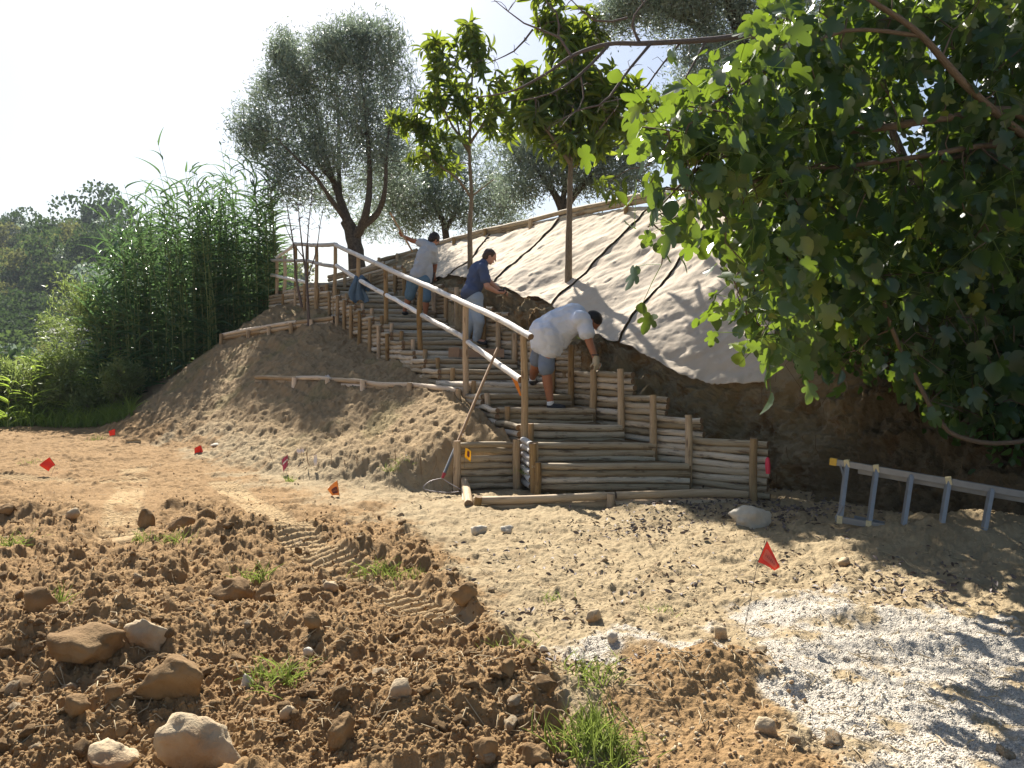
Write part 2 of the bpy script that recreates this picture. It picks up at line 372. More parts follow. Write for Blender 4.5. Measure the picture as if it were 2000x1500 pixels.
def mat_cloth():
    m, nt, b, out = mat('jute_matting'); N = NT(nt); pos = N.geo()
    n = N.noise(pos, 3, 5, .6); w = N.noise(pos, 160, 2, .8); d = N.noise(pos, 14, 5, .7)
    c = N.mix(n, (.54, .455, .355), (.66, .575, .47)); c = N.mix(N.math('MULTIPLY', N.ramp_f(d, .60, .72), .35), c, (.33, .25, .17))
    nt.links.new(c, b.inputs['Base Color']); b.inputs['Roughness'].default_value = .95; b.inputs['Specular IOR Level'].default_value = .1
    p = N.bump(d, .3, .015, b); N.bump(w, .5, .004, b, p); return m
M['jute'] = mat_cloth()

# ------------------------------------------------------------------ terrain data
TPS = [  # embankment control points (px, py, D)
 (1000,850,9.5),(960,812,10.3),(915,781,11.0),(850,742,12.1),(760,684,14.0),(705,646,15.3),(655,618,16.4),(600,606,17.5),(540,598,19.0),
 (890,772,11.0),(800,758,11.8),(720,752,12.3),(640,746,12.8),(560,742,13.4),(500,739,14.0),(440,747,15.0),
 (655,632,15.8),(600,636,16.0),(500,650,16.7),(430,664,17.4),
 (480,636,18.4),(400,692,18.4),(330,746,18.0),(280,785,17.5),(235,813,17.2),
 (600,690,14.2),(700,700,13.9),(520,700,15.3),(820,800,10.8),(720,830,10.9),(620,840,11.2),(520,830,12.1),(420,810,13.6),(330,800,15.2),
 (860,885,9.2),(800,888,9.3),(700,893,9.5),(850,850,9.7),(760,850,10.1),(620,885,10.0),(550,890,10.7),(470,880,11.5),(400,870,12.4),
]
TPSX = [  # toe / below (x, y, z)
 (-.62,9.0,-.02),(-1.12,8.95,-.05),(-1.72,9.1,-.05),(-2.25,9.35,-.05),(-2.84,9.95,-.05),(-3.6,10.6,-.05),(-4.4,11.3,-.05),(-5.6,12.4,-.05),(-7.1,14.3,-.05),(-8.9,16.6,-.05),
 (-.6,8.2,-.2),(-2,8.3,-.25),(-4,10,-.3),(-7,13,-.3),(-9,15.5,-.3),(0.1,9.0,.2),(.2,8.4,-.1),(1.5,8.6,-.1),(.8,9.2,.2),(.6,9.8,.4),(.2,10.4,.62),(-.2,11.2,.9),(-.8,12.6,1.3),(-1.6,14.2,1.9),(-2.5,16.0,2.35),(-3.2,17.4,2.6),
 (-10.5,18.8,.0),(-12,17.5,-.3),(-9.5,20.5,.4),(-7,21.5,1.9),(-5.5,21,2.5),(-4,21,2.8),(-3.5,24,3.0),(-8,25,1.2),(-12,24,-1.4),(0,24,3.0),(3,12,.6),(4,18,2.0),(3.0,9.5,-.3),(6,9,-.4),(-14,20,-1.4),(-6,28,1.6),(-14,30,-3),
]
cp = np.array([P(*q) for q in TPS] + [np.array(q, float) for q in TPSX])
def _tps_fit(c):
    n = len(c); d = np.linalg.norm(c[:, None, :2] - c[None, :, :2], axis=2)
    K = d ** 2 * np.log(d + 1e-9) + np.eye(n) * .02
    Q = np.c_[np.ones(n), c[:, :2]]
    A = np.block([[K, Q], [Q.T, np.zeros((3, 3))]]); return np.linalg.solve(A, np.r_[c[:, 2], 0, 0, 0])
TW = _tps_fit(cp)
def tps(x, y):
    out = TW[-3] + TW[-2] * x + TW[-1] * y
    for i in range(len(cp)):
        r2 = (x - cp[i, 0]) ** 2 + (y - cp[i, 1]) ** 2 + 1e-12
        out = out + TW[i] * .5 * r2 * np.log(r2)
    return out
# image-anchored soft masks on the level ground, kept as a lookup over (px,py) of the flat plane
def inpoly(px, py, poly):
    ins = np.zeros(px.shape, bool); n = len(poly)
    for i in range(n):
        x1, y1 = poly[i]; x2, y2 = poly[(i + 1) % n]
        c = ((y1 > py) != (y2 > py)) & (px < (x2 - x1) * (py - y1) / (y2 - y1 + 1e-9) + x1); ins ^= c
    return ins
class Mask:
    def __init__(s, polys, blur=3):
        gx = np.arange(-800, 2900, 10.); gy = np.arange(690, 2100, 10.); X, Y = np.meshgrid(gx, gy)
        a = np.zeros(X.shape)
        for p in polys: a = np.maximum(a, inpoly(X, Y, p).astype(float))
        for _ in range(blur):
            a = (a + np.roll(a, 1, 0) + np.roll(a, -1, 0)) / 3; a = (a + np.roll(a, 1, 1) + np.roll(a, -1, 1)) / 3
        s.a = a
    def __call__(s, px, py):
        fx = np.clip((px + 800) / 10, 0, s.a.shape[1] - 1.01); fy = np.clip((py - 690) / 10, 0, s.a.shape[0] - 1.01)
        x0 = fx.astype(int); y0 = fy.astype(int); tx = fx - x0; ty = fy - y0; a = s.a
        return (a[y0, x0] * (1 - tx) + a[y0, x0 + 1] * tx) * (1 - ty) + (a[y0 + 1, x0] * (1 - tx) + a[y0 + 1, x0 + 1] * tx) * ty
MK_CLAY = Mask([[(-800, 690), (200, 690), (400, 900), (640, 985), (760, 1010), (900, 1130), (960, 1230), (1070, 1320), (1110, 1430), (1130, 2100), (-800, 2100)],
                [(1240, 1290), (1400, 1265), (1520, 1320), (1560, 1400), (1500, 1430), (1640, 1500), (1600, 2000), (1300, 2000), (1230, 1440)]], 3)
MK_TILL = Mask([[(-800, 945), (120, 965), (200, 1040), (300, 1040), (330, 985), (420, 980), (560, 1010), (760, 1020), (900, 1130), (970, 1230), (1080, 1330), (1110, 1430), (1130, 2100), (-800, 2100)]], 4)
MK_GRAV = Mask([[(1430, 1190), (1560, 1165), (1720, 1180), (1880, 1230), (2000, 1280), (2900, 1400), (2900, 2100), (1640, 1900), (1660, 1480), (1580, 1380), (1520, 1300), (1430, 1260)],
                [(1060, 1290), (1180, 1255), (1420, 1265), (1440, 1290), (1200, 1300), (1080, 1320)]], 3)
TRACKS = [[(262, 915), (262, 940), (240, 1000), (235, 1055)], [(430, 940), (470, 975), (545, 1030), (600, 1090), (690, 1130), (800, 1180), (880, 1210)],
          [(-60, 925), (60, 930), (160, 940), (215, 950)]]
TRW = [[G(*q)[:2] for q in t] for t in TRACKS]
def track(x, y):
    best = np.full(x.shape, 9.); al = np.zeros(x.shape)
    for t in TRW:
        L = 0
        for (p, q) in zip(t[:-1], t[1:]):
            d = q - p; l = np.linalg.norm(d); u = np.clip(((x - p[0]) * d[0] + (y - p[1]) * d[1]) / l / l, 0, 1)
            dd = np.hypot(x - p[0] - u * d[0], y - p[1] - u * d[1]); m = dd < best
            best = np.where(m, dd, best); al = np.where(m, L + u * l, al); L += l
    w = 1 - sstep(.13, .19, best); return w, al
def emb_mask(x, y):
    m = 1 - sstep(0, .3, x - (.18 - (y - 8.75) * .36))
    return m * (1 - sstep(-.66, -.60, x) * sstep(9.26, 9.2, y))     # left of the stair line
MOUNDS = [(1260, 1015, .55, .35, .10), (1370, 1060, .8, .4, .05), (1800, 1050, .7, .3, .12), (1970, 1060, .8, .35, .15), (1650, 1070, .5, .3, .03), (1560, 1030, .5, .3, .04),
          (1380, 1340, .32, .22, .15), (1270, 1370, .3, .2, .09), (1080, 1040, .5, .25, .03), (960, 1340, .5, .35, .10), (900, 1400, .6, .3, .09), (700, 1100, .5, .3, .08), (560, 1060, .5, .25, .09), (420, 1060, .5, .2, .07),
          (150, 1280, .35, .3, .14), (330, 1260, .4, .3, .10), (120, 1000, 1.2, .4, .10), (650, 1250, .5, .3, .08), (500, 1400, .6, .25, .08), (1500, 1180, .35, .12, .03), (1700, 1220, .5, .12, .05), (1850, 1270, .5, .1, .06), (1180, 1260, .4, .2, .05), (1600, 1420, .5, .3, .04), (1700, 1340, .4, .2, .04)]
def hfun(x, y, detail=True):
    x = np.asarray(x, float); y = np.asarray(y, float); yy = np.maximum(y, .8)
    px = 1000 + F * x / yy; py = HZ + F * EYE / yy
    z = .10 * fbm(x * .45, y * .45, 3, 3)
    near = 1 - sstep(14, 22, y)
    z = z * (near * .6 + .4)
    for (mx, my, rx, ry, h) in MOUNDS:
        c = G(mx, my); z = z + h * np.exp(-((x - c[0]) / rx) ** 2 - ((y - c[1]) / ry) ** 2)
    # flat apron inside the log frame
    fr = np.exp(-(np.maximum(0, np.abs(x - 1.0) - 1.3) / .25) ** 2 - (np.maximum(0, np.abs(y - 8.55) - .35) / .2) ** 2)
    z = z * (1 - fr) + .03 * fr
    # far relief
    xl = x + 9.5 + (y - 17) * .1
    drop = sstep(16.2, 34, y) * sstep(2.5, -2, xl) * 9 + sstep(28, 60, y) * sstep(-2, 2, xl) * 9
    z = z - np.minimum(drop, 9)
    pxc = np.clip(px, -800, 2800)
    Hh = np.interp(pxc, [-800, 0, 100, 200, 300, 470, 700, 1200, 2800], [24, 26, 28, 28, 25, 21, 13, 8, 6])
    z = z + (Hh + 7) * sstep(60, 215, y) * (1 + .12 * fbm(x * .02, y * .02, 31, 3)) - 14 * sstep(230, 420, y)
    m = emb_mask(x, y)
    t = tps(x, y) * m + (-.5) * (1 - m)
    w = sstep(45, 30, y); t = t * w - 3 * (1 - w) - sstep(22, 34, y) * 3
    d = t - z; k = .05
    em = 1 / (1 + np.exp(-np.clip(d / k, -30, 30)))
    base = np.where(d > 0, t, z) + k * np.log1p(np.exp(-np.abs(np.clip(d / k, -30, 30)))) * (np.abs(d) < 1)
    if not detail: return base
    till = MK_TILL(px, py) * (1 - em); grav = MK_GRAV(px, py); clay = MK_CLAY(px, py)
    fade = 1 - sstep(16, 26, y)
    wx = x + .05 * fbm(x * 9, y * 9, 61, 2); wy = y + .05 * fbm(x * 9, y * 9, 71, 2)
    n = .05 * fbm(x * 2.2, y * 2.2, 11, 5, .55) + .018 * fbm(x * 14, y * 14, 15, 4, .6)
    n = n + .05 * np.abs(fbm(x * 3.1, y * 3.1, 17, 4, .6)) + .03 * fbm(x * 30, y * 30, 18, 3, .6) * .5
    h = n * (.85 + .7 * till) * (1 - em) * (1 - .35 * grav)
    rdg = .10 * (.35 - np.abs(fbm(wx * 2.6, wy * 2.6, 161, 4, .6))) * sstep(-.3, .3, fbm(x * .8, y * .8, 163, 2))
    c = .5 * clods(wx, wy, .34, 99, .25) + .55 * clods(wx, wy, .20, 101, .4) + .5 * clods(wx, wy, .10, 111, .45) + .45 * clods(wx + .3, wy, .05, 121, .5) + rdg + .03 * fbm(wx * 18, wy * 18, 165, 3, .65)
    h = h + c * till * .75 * (1 + .8 * fbm(x * 1.5, y * 1.5, 44, 2))
    c2 = .45 * clods(wx, wy, .13, 131, .25) + .5 * clods(wx, wy, .055, 141, .45)
    h = h + c2 * (1 - till) * (1 - grav * .6) * (1 - em) * .75
    h = h + grav * (.010 * fbm(x * 40, y * 40, 19, 2) + .02 * fbm(x * 6, y * 6, 23, 3))
    tw, al = track(x, y)
    tw = tw * (1 - em) * sstep(-.35, .05, fbm(x * 3, y * 3, 91, 2) + .12)
    h = h * (1 - .8 * tw) + tw * (.019 * np.sin(al * 2 * math.pi / .085) - .015)
    # embankment: streaky crumbled soil running down-left
    sx = x * .80 + y * .6; sy = -x * .6 + y * .80
    e2 = .09 * fbm(sx * 6, sy * 1.5, 51, 5, .6) + .05 * fbm(x * 8, y * 8, 57, 5, .65) + .5 * clods(wx, wy, .11, 151, .35) + .5 * clods(wx, wy, .045, 155, .5) + .16 * fbm(x * 1.1, y * 1.1, 58, 3)
    h = h + em * e2 * .9
    return base + h * fade
def hz(x, y): return float(hfun(np.array([x]), np.array([y]))[0])

# ------------------------------------------------------------------ ground sheet (reaches the horizon)
def build_ground():
    pyr = np.concatenate([np.linspace(2000, 1520, 80), np.linspace(1518, 825, 560)])
    Yr = F * EYE / (pyr - HZ)
    Yr = np.concatenate([[-60, -20, -5, -1, .6, 1.2], Yr, np.geomspace(Yr[-1] + .06, 45, 200), np.geomspace(46, 900, 110)])
    Yr = np.sort(np.concatenate([Yr[(Yr < 9) | (Yr > 18.6)], np.arange(9, 18.6, .022)]))
    U = np.concatenate([np.array([-60, -20, -8, -3, -1.6, -1.1]), np.linspace(-.9, -.66, 50), np.linspace(-.655, .655, 1150), np.linspace(.66, .9, 50), np.array([1.1, 1.6, 3, 8, 20, 60])])
    X = U[None, :] * np.maximum(Yr, 3.0)[:, None] ** 1.0; Y = np.repeat(Yr[:, None], len(U), 1)
    X = np.clip(X, -900, 900)
    Z = hfun(X, Y)
    nr, nc = X.shape; v = np.stack([X, Y, Z], -1).reshape(-1, 3)
    i = np.arange(nr - 1)[:, None] * nc; j = np.arange(nc - 1)[None, :]
    f = np.stack([i + j, i + j + 1, i + nc + j + 1, i + nc + j], -1).reshape(-1, 4)
    mb = MB(); mb.add(v, f, None, 0.5)
    yy = np.maximum(Y, .8); px = 1000 + F * X / yy; py = HZ + F * EYE / yy
    jx = fbm(X * 3, Y * 3, 201, 4) * 130 + fbm(X * 14, Y * 14, 205, 3) * 30; jy = fbm(X * 3, Y * 3, 211, 4) * 40 + fbm(X * 14, Y * 14, 215, 3) * 25
    base = hfun(X, Y, False)
    em = sstep(.12, .5, base)
    clay = MK_CLAY(px + jx, py + jy) * (1 - em) + em * .5
    grav = sstep(.2, .8, MK_GRAV(px + jx * 1.3, py + jy * 1.3)) * (1 - em) * sstep(-.28, .05, fbm(X * 5, Y * 5, 221, 3) + .12)
    tw, al = track(X, Y); tw = tw * (1 - sstep(.3, .6, base)) * sstep(-.3, .1, fbm(X * 3, Y * 3, 91, 2) + .12 + .45 * fbm(X * 17, Y * 17, 93, 3)) * .5
    green = sstep(-.3, -1.5, Z) * 1.0 + sstep(16.0, 17.5, Y) * sstep(-8.0, -9.6, X) ; green = np.clip(green, 0, 1)
    green = np.maximum(green, .22 * em * sstep(.15, .4, fbm(X * 1.7, Y * 1.7, 231, 4)))
    o = mb.build('ground', M['ground'], attrs={'clay': clay.ravel(), 'gravel': grav.ravel(), 'track': tw.ravel(), 'green': green.ravel()})
    tag(o, kind='structure')
build_ground()

# ------------------------------------------------------------------ right bank (patch through control points), mat strips
def catmull(pts, t):
    pts = np.asarray(pts, float); n = len(pts); t = np.clip(t, 0, n - 1.000001); i = t.astype(int); f = (t - i)
    def g(k): return pts[np.clip(k, 0, n - 1)]
    f = f.reshape(f.shape + (1,) * (pts.ndim - 1))
    p0, p1, p2, p3 = g(i - 1), g(i), g(i + 1), g(i + 2)
    return .5 * ((2 * p1) + (-p0 + p2) * f + (2 * p0 - 5 * p1 + 4 * p2 - p3) * f ** 2 + (-p0 + 3 * p1 - 3 * p2 + p3) * f ** 3)
BANKC = [  # columns left->right; rows bottom, lower mat edge, mid, upper
 [(700,575,17.7),(700,560,17.8),(705,545,18.2),(712,530,18.6)],
 [(800,568,16.1),(800,562,16.6),(788,530,17.8),(775,500,19.0)],
 [(893,600,14.1),(880,546,15.2),(925,507,16.3),(965,458,17.5)],
 [(985,642,12.6),(965,563,13.9),(1020,508,14.6),(1095,428,15.5)],
 [(1110,688,11.05),(1080,608,12.4),(1150,533,12.9),(1275,398,13.7)],
 [(1240,778,9.95),(1212,676,10.9),(1290,563,11.5),(1420,383,12.6)],
 [(1490,985,9.05),(1475,745,9.5),(1520,562,10.3),(1560,362,11.5)],
 [(1760,1030,7.55),(1745,730,8.6),(1770,545,9.4),(1810,345,10.4)],
 [(2120,1065,6.6),(2110,740,7.7),(2110,545,8.5),(2130,300,9.5)],
 [(2750,1150,5.4),(2700,740,6.4),(2700,500,7.3),(2700,250,8.2)],
]
BC = np.array([[P(*q) for q in c] for c in BANKC])     # (10,4,3)
def bank(u, v):
    """u 0..9 (columns), v 0..3"""
    u = np.asarray(u, float); v = np.asarray(v, float); shp = np.broadcast(u, v).shape
    u = np.broadcast_to(u, shp).ravel(); v = np.broadcast_to(v, shp).ravel()
    cols = catmull(BC, u)                      # (n,4,3)
    n = 4; vv = np.clip(v, 0, 2.999999); i = vv.astype(int); f = (vv - i)[:, None]; ar = np.arange(len(v))
    g = lambda k: cols[ar, np.clip(k, 0, 3)]
    p0, p1, p2, p3 = g(i - 1), g(i), g(i + 1), g(i + 2)
    r = .5 * ((2 * p1) + (-p0 + p2) * f + (2 * p0 - 5 * p1 + 4 * p2 - p3) * f ** 2 + (-p0 + 3 * p1 - 3 * p2 + p3) * f ** 3)
    return r.reshape(shp + (3,))
def grid_mesh(V, uv=None):
    nr, nc = V.shape[:2]; i = np.arange(nr - 1)[:, None] * nc; j = np.arange(nc - 1)[None, :]
    return V.reshape(-1, 3), np.stack([i + j, i + j + 1, i + nc + j + 1, i + nc + j], -1).reshape(-1, 4)
def gnormals(V):
    a = np.gradient(V, axis=1); b = np.gradient(V, axis=0); n = np.cross(a, b); return n / (np.linalg.norm(n, axis=2)[..., None] + 1e-9)
def build_bank():
    uu = np.linspace(0, 9, 620); vv = np.concatenate([np.linspace(-.0, 1, 150), np.linspace(1.01, 3, 130)])
    Ug, Vg = np.meshgrid(uu, vv); B = bank(Ug, Vg); N = gnormals(B)
    s = B[..., 0] * .8 - B[..., 1] * .6; t = B[..., 2] + B[..., 1] * .5
    low = sstep(1.15, .8, Vg)
    d = .22 * fbm(s * 1.1, t * 1.3, 301, 4, .55) + .20 * fbm(s * 4, t * 3.2, 305, 6, .65) * low + .05 * fbm(s * 22, t * 18, 307, 3, .7) * low + .05 * fbm(s * 5, t * 5, 309, 4) + .5 * clods(s, t, .16, 311, .4) * low * .5
    d = d * (.35 + .65 * low) - .03
    edge = sstep(0, .15, Ug)
    B = B + N * (d * edge)[..., None]
    # sink the foot, and run the crest back as a level terrace
    foot = B[0:1].copy(); foot[..., 2] -= .5
    T = []
    for k in range(1, 26):
        w = k / 25.0; q = B[-1].copy(); dirn = np.array([.35, 1.0, 0]); q = q + dirn * (w ** 1.3 * 22)
        q[..., 2] = B[-1][..., 2] + .15 * w * fbm(q[..., 0] * .5, q[..., 1] * .5, 321, 3) + (3.85 - B[-1][..., 2]) * sstep(0, .2, w) * .6
        T.append(q)
    V = np.concatenate([foot, B, np.array(T)], 0); v, f = grid_mesh(V); mb = MB(); mb.add(v, f, None, .5)
    dark_amt = np.zeros(V.shape[:2]); dark_amt[1:1 + B.shape[0]] = sstep(5.9, 6.9, Ug + .5 * fbm(Ug * 3, Vg * 3, 331, 3)) * .9; dark_amt[1 + B.shape[0]:] = .6  # darker tone towards the right end and back over the terrace
    tag(mb.build('hillside', M['bank'], attrs={'dark_tone': dark_amt.ravel()}), kind='structure')
build_bank()

def build_mats():
    seams = [1.45, 2.0, 3.0, 4.0, 5.0, 6.08]
    low = [(1.45, 1.12), (1.8, 1.0), (2.0, 1.02), (2.3, 1.0), (2.7, .93), (3.0, 1.0), (3.4, 1.0), (3.62, .95), (3.8, 1.05), (4.0, 1.03), (4.4, .98), (4.9, .93), (5.0, .99), (5.3, .93), (5.5, .88), (5.75, .90), (6.0, .97), (6.1, 1.0)]
    labs = ['far end strip of beige matting beside the man with the raised pole', 'strip of beige matting above the man in the navy polo', 'sunlit strip of beige matting left of the thicker slender trunk',
            'strip of beige matting directly below and right of the thicker slender trunk', 'wide dappled strip of beige matting reaching under the fig leaves']
    for k in range(5):
        u0, u1 = seams[k] + (.005 if k else 0), seams[k + 1] - .005
        n = int(90 * (u1 - u0)) + 20; uu = np.linspace(u0, u1, n); vt = np.linspace(0, 1, 150)
        Ug, T = np.meshgrid(uu, vt)
        lo = np.interp(uu, [q[0] for q in low], [q[1] for q in low]) + .02 * fbm(uu * 14, uu * 0, 401 + k, 3) + .012 * fbm(uu * 50, uu * 0, 441, 2)
        Vg = lo[None, :] + (2.965 - lo[None, :]) * T
        wig = .03 * fbm(Vg * 2.2, Vg * 0 + k, 411, 3) * np.clip((Ug - u0) / .3, 0, 1) * 0 + .016 * fbm(Vg * 2.0, Vg * 0 + k * 3.0, 413, 3) * (1 - np.clip((Ug - u0) / .3, 0, 1)) + .016 * fbm(Vg * 2.0, Vg * 0 + k * 3.0 + 3, 413, 3) * (1 - np.clip((u1 - Ug) / .3, 0, 1))
        Uw = Ug + wig
        B = bank(Uw, Vg); N = gnormals(B)
        s = B[..., 0] * .8 - B[..., 1] * .6; t = B[..., 2] + B[..., 1] * .5
        d = .22 * fbm(s * 1.1, t * 1.3, 301, 4, .55) * .35 + .05 * fbm(s * 5, t * 5, 309, 4) * .35 + .035
        d = d + .014 * np.abs(fbm(s * 1.3 + t * .9, t * 3.0 - s * .8, 421, 3, .45)) * 2 + .008 * fbm(s * 7, t * 7, 425, 3) + .05 * fbm(s * 1.0, t * 1.0, 427, 2)
        dim = clods(s, t, .33, 431, .55, .1, .25); d = d + dim * .2
        lip = np.clip((Ug - u0) / .10, 0, 1); d = d - (.012 * (1 - lip) if k else 0)
        d = d + .018 * np.clip((Ug - (u1 - .05)) / .05, 0, 1) ** 2 * (k < 4)
        hem = np.clip(1 - T / .06, 0, 1); d = d + hem * .03 * (1 + 2 * fbm(uu * 9, uu * 0, 435, 2))[None, :]
        V = B + N * d[..., None]
        v, f = grid_mesh(V); v2 = (V - N * .008)
        # thin real cloth: top and underside joined round the rim
        nr, nc = V.shape[:2]; vb, fb = grid_mesh(v2); mb = MB()
        rim = [(i, 0) for i in range(nr)] + [(nr - 1, j) for j in range(1, nc)] + [(i, nc - 1) for i in range(nr - 2, -1, -1)] + [(0, j) for j in range(nc - 2, 0, -1)]
        ids = np.array([i * nc + j for i, j in rim]); nx = np.roll(ids, -1); off = nr * nc
        rf = np.stack([ids, nx, nx + off, ids + off], -1)
        mb.add(np.concatenate([v, vb]), np.concatenate([f, fb[:, ::-1] + off, rf]), None, .5)
        o = mb.build('matting_strip', M['jute'], origin=V[0, nc // 2]); tag(o, labs[k], 'matting', 'matting strips pegged over the slope')
build_mats()

# ------------------------------------------------------------------ log stairs
ST_D = [8.75, 9.1, 9.52, 10.0, 10.6, 11.1, 11.6, 12.05, 12.5, 12.95, 13.4, 13.85, 14.3, 14.75, 15.2, 15.65, 16.1, 16.6, 17.1, 17.6]
ST = [  # left px, right px, top py, stake px
 (1042,1348,903,1050),(1046,1280,863,1044),(1010,1216,828,1036),(968,1160,795,990),(940,1118,769,950),(905,1080,745,925),(855,1042,720,884),(828,1008,700,854),(806,976,684,830),(784,947,664,806),
 (762,920,648,784),(745,895,633,765),(728,873,618,745),(708,850,604,726),(692,829,594,707),(678,808,583,690),(664,791,575,676),(648,772,567,660),(625,749,560,640),(600,726,552,616)]
WALLTOP = [858,813,773,725,725,683,683,645,645,610,600,590,565,563,556,545,536,528,520]  # top py of the right-wall panels
RW = [(1478,8.35)] + [(r, d + .08) for (l, r, t, s), d in zip(ST, ST_D)]
ords = ['lowest', 'second', 'third', 'fourth', 'fifth', 'sixth', 'seventh', 'eighth', 'ninth', 'tenth', 'eleventh', 'twelfth', 'thirteenth', 'fourteenth', 'fifteenth', 'sixteenth', 'seventeenth', 'eighteenth', 'nineteenth', 'topmost']
LR = .039
def top_z(k): return EYE + (HZ - ST[k][2]) * ST_D[k] / F
def build_steps():
    for k in range(20):
        l, r, ty, sp = ST[k]; D = ST_D[k]; zt = top_z(k)
        a = P(l, ty, D); b = P(r, ty + (1 if k < 8 else 3), D + .06)
        nl = 3 if k < 6 else 2
        lab = {0: 'lowest wide log step, first riser above the front frame', 3: 'fourth log step, under the foot of the man in white', 8: 'ninth log step, with brown boards lying on it', 19: 'topmost log step at the landing'}.get(k, ords[k] + ' log step counted up from the ground')
        t = thing('log_step', (a + b) / 2 * [1, 1, 0] + [0, 0, zt - nl * .08], lab, 'log step', 'log steps of the staircase')
        for i in range(nl + (2 if k > 0 else 1)):
            z = zt - LR - i * .075; rr = LR * random.uniform(.94, 1.05)
            ex = random.uniform(-.03, .03); mb = MB()
            logtube(mb, (a[0] + ex - (0.0 if i == 0 else -.01), a[1] + random.uniform(-.008, .008), z), (b[0] + random.uniform(-.02, .02), b[1], z + (b[2] - a[2])), rr, rr * .93)
            mb.build('log', [M['log'], M['end']], t)
        st = P(sp, ty, D - .076); mb = MB(); rs = .035
        logtube(mb, (st[0], st[1], zt - .48), (st[0] + .005, st[1], zt + .012), rs, rs, 12)
        mb.build('stake', [M['post'], M['end']], t)
    # soil fill behind each riser
    mb = MB()
    for k in range(20):
        l, r, ty, sp = ST[k]; D = ST_D[k]; zt = top_z(k) - .055
        if k < 19: l2, r2, D2 = ST[k + 1][0], ST[k + 1][1], ST_D[k + 1] + .02
        else: l2, r2, D2 = 560, 740, 21.5
        x0, x1 = (l - 1000) * D / F + .03, (r - 1000) * D / F + .02; x2, x3 = (l2 - 1000) * D2 / F, (r2 - 1000) * D2 / F + .06
        if k == 19: x2 -= .9
        nx, ny = 26, 14; u = np.linspace(0, 1, nx); w = np.linspace(0, 1, ny); Ug, Wg = np.meshgrid(u, w)
        X = (x0 + (x1 - x0) * Ug) * (1 - Wg) + (x2 + (x3 - x2) * Ug) * Wg; Y = (D + .04) * (1 - Wg) + D2 * Wg
        Z = zt + .03 * fbm(X * 6, Y * 6, 501, 3) + .02 * Wg; V = np.stack([X, Y, Z], -1)
        lo = V.copy(); lo[..., 2] = zt - .55
        ring_v, ring_f = [], []
        v, f = grid_mesh(V); mb.add(v, f, None, .5)
        for line in (V[0], V[-1], V[:, 0], V[:, -1]):
            q = np.stack([line, line - [0, 0, .55]], 0); v, f = grid_mesh(q); mb.add(v, f, None, .5)
    tag(mb.build('stair_soil', M['fill']), kind='structure')
build_steps()

def panel(name, a, b, ztop, zbot, label, cat, group, post_at=None, post_top=None, post_bot=None, mats=None, pr=.038, post_at2=None, lr=LR, skew=0.0, ext=0.0):  # one stacked log wall panel, with optional posts
    """a,b: xy ends; logs stacked from ztop down to zbot. post_at list of (x,y,ztop,zbot)"""
    a = np.array(a[:2], float); b = np.array(b[:2], float); d = (b - a) / np.linalg.norm(b - a)
    t = thing(name, (*(a + b) / 2, zbot), label, cat, group)
    n = max(1, int(round((ztop - zbot) / (lr * 1.93))))
    for i in range(n):
        z = ztop - lr - i * lr * 1.93; mb = MB(); rr = lr * random.uniform(.9, 1.04); e0 = random.uniform(0, .04) + ext; e1 = random.uniform(0, .03)
        logtube(mb, (*(a - d * e1), z), (*(b + d * e0), z + skew), rr, rr * random.uniform(.9, 1.02)); mb.build('log', mats or [M['log'], M['end']], t)
    for (x, y, z1, z0) in (post_at or []):
        mb = MB(); logtube(mb, (x, y, z0), (x + random.uniform(-.012, .012), y, z1), pr, pr * .98, 12, None, .004); mb.build('post', [M['post'], M['end']], t)
    return t
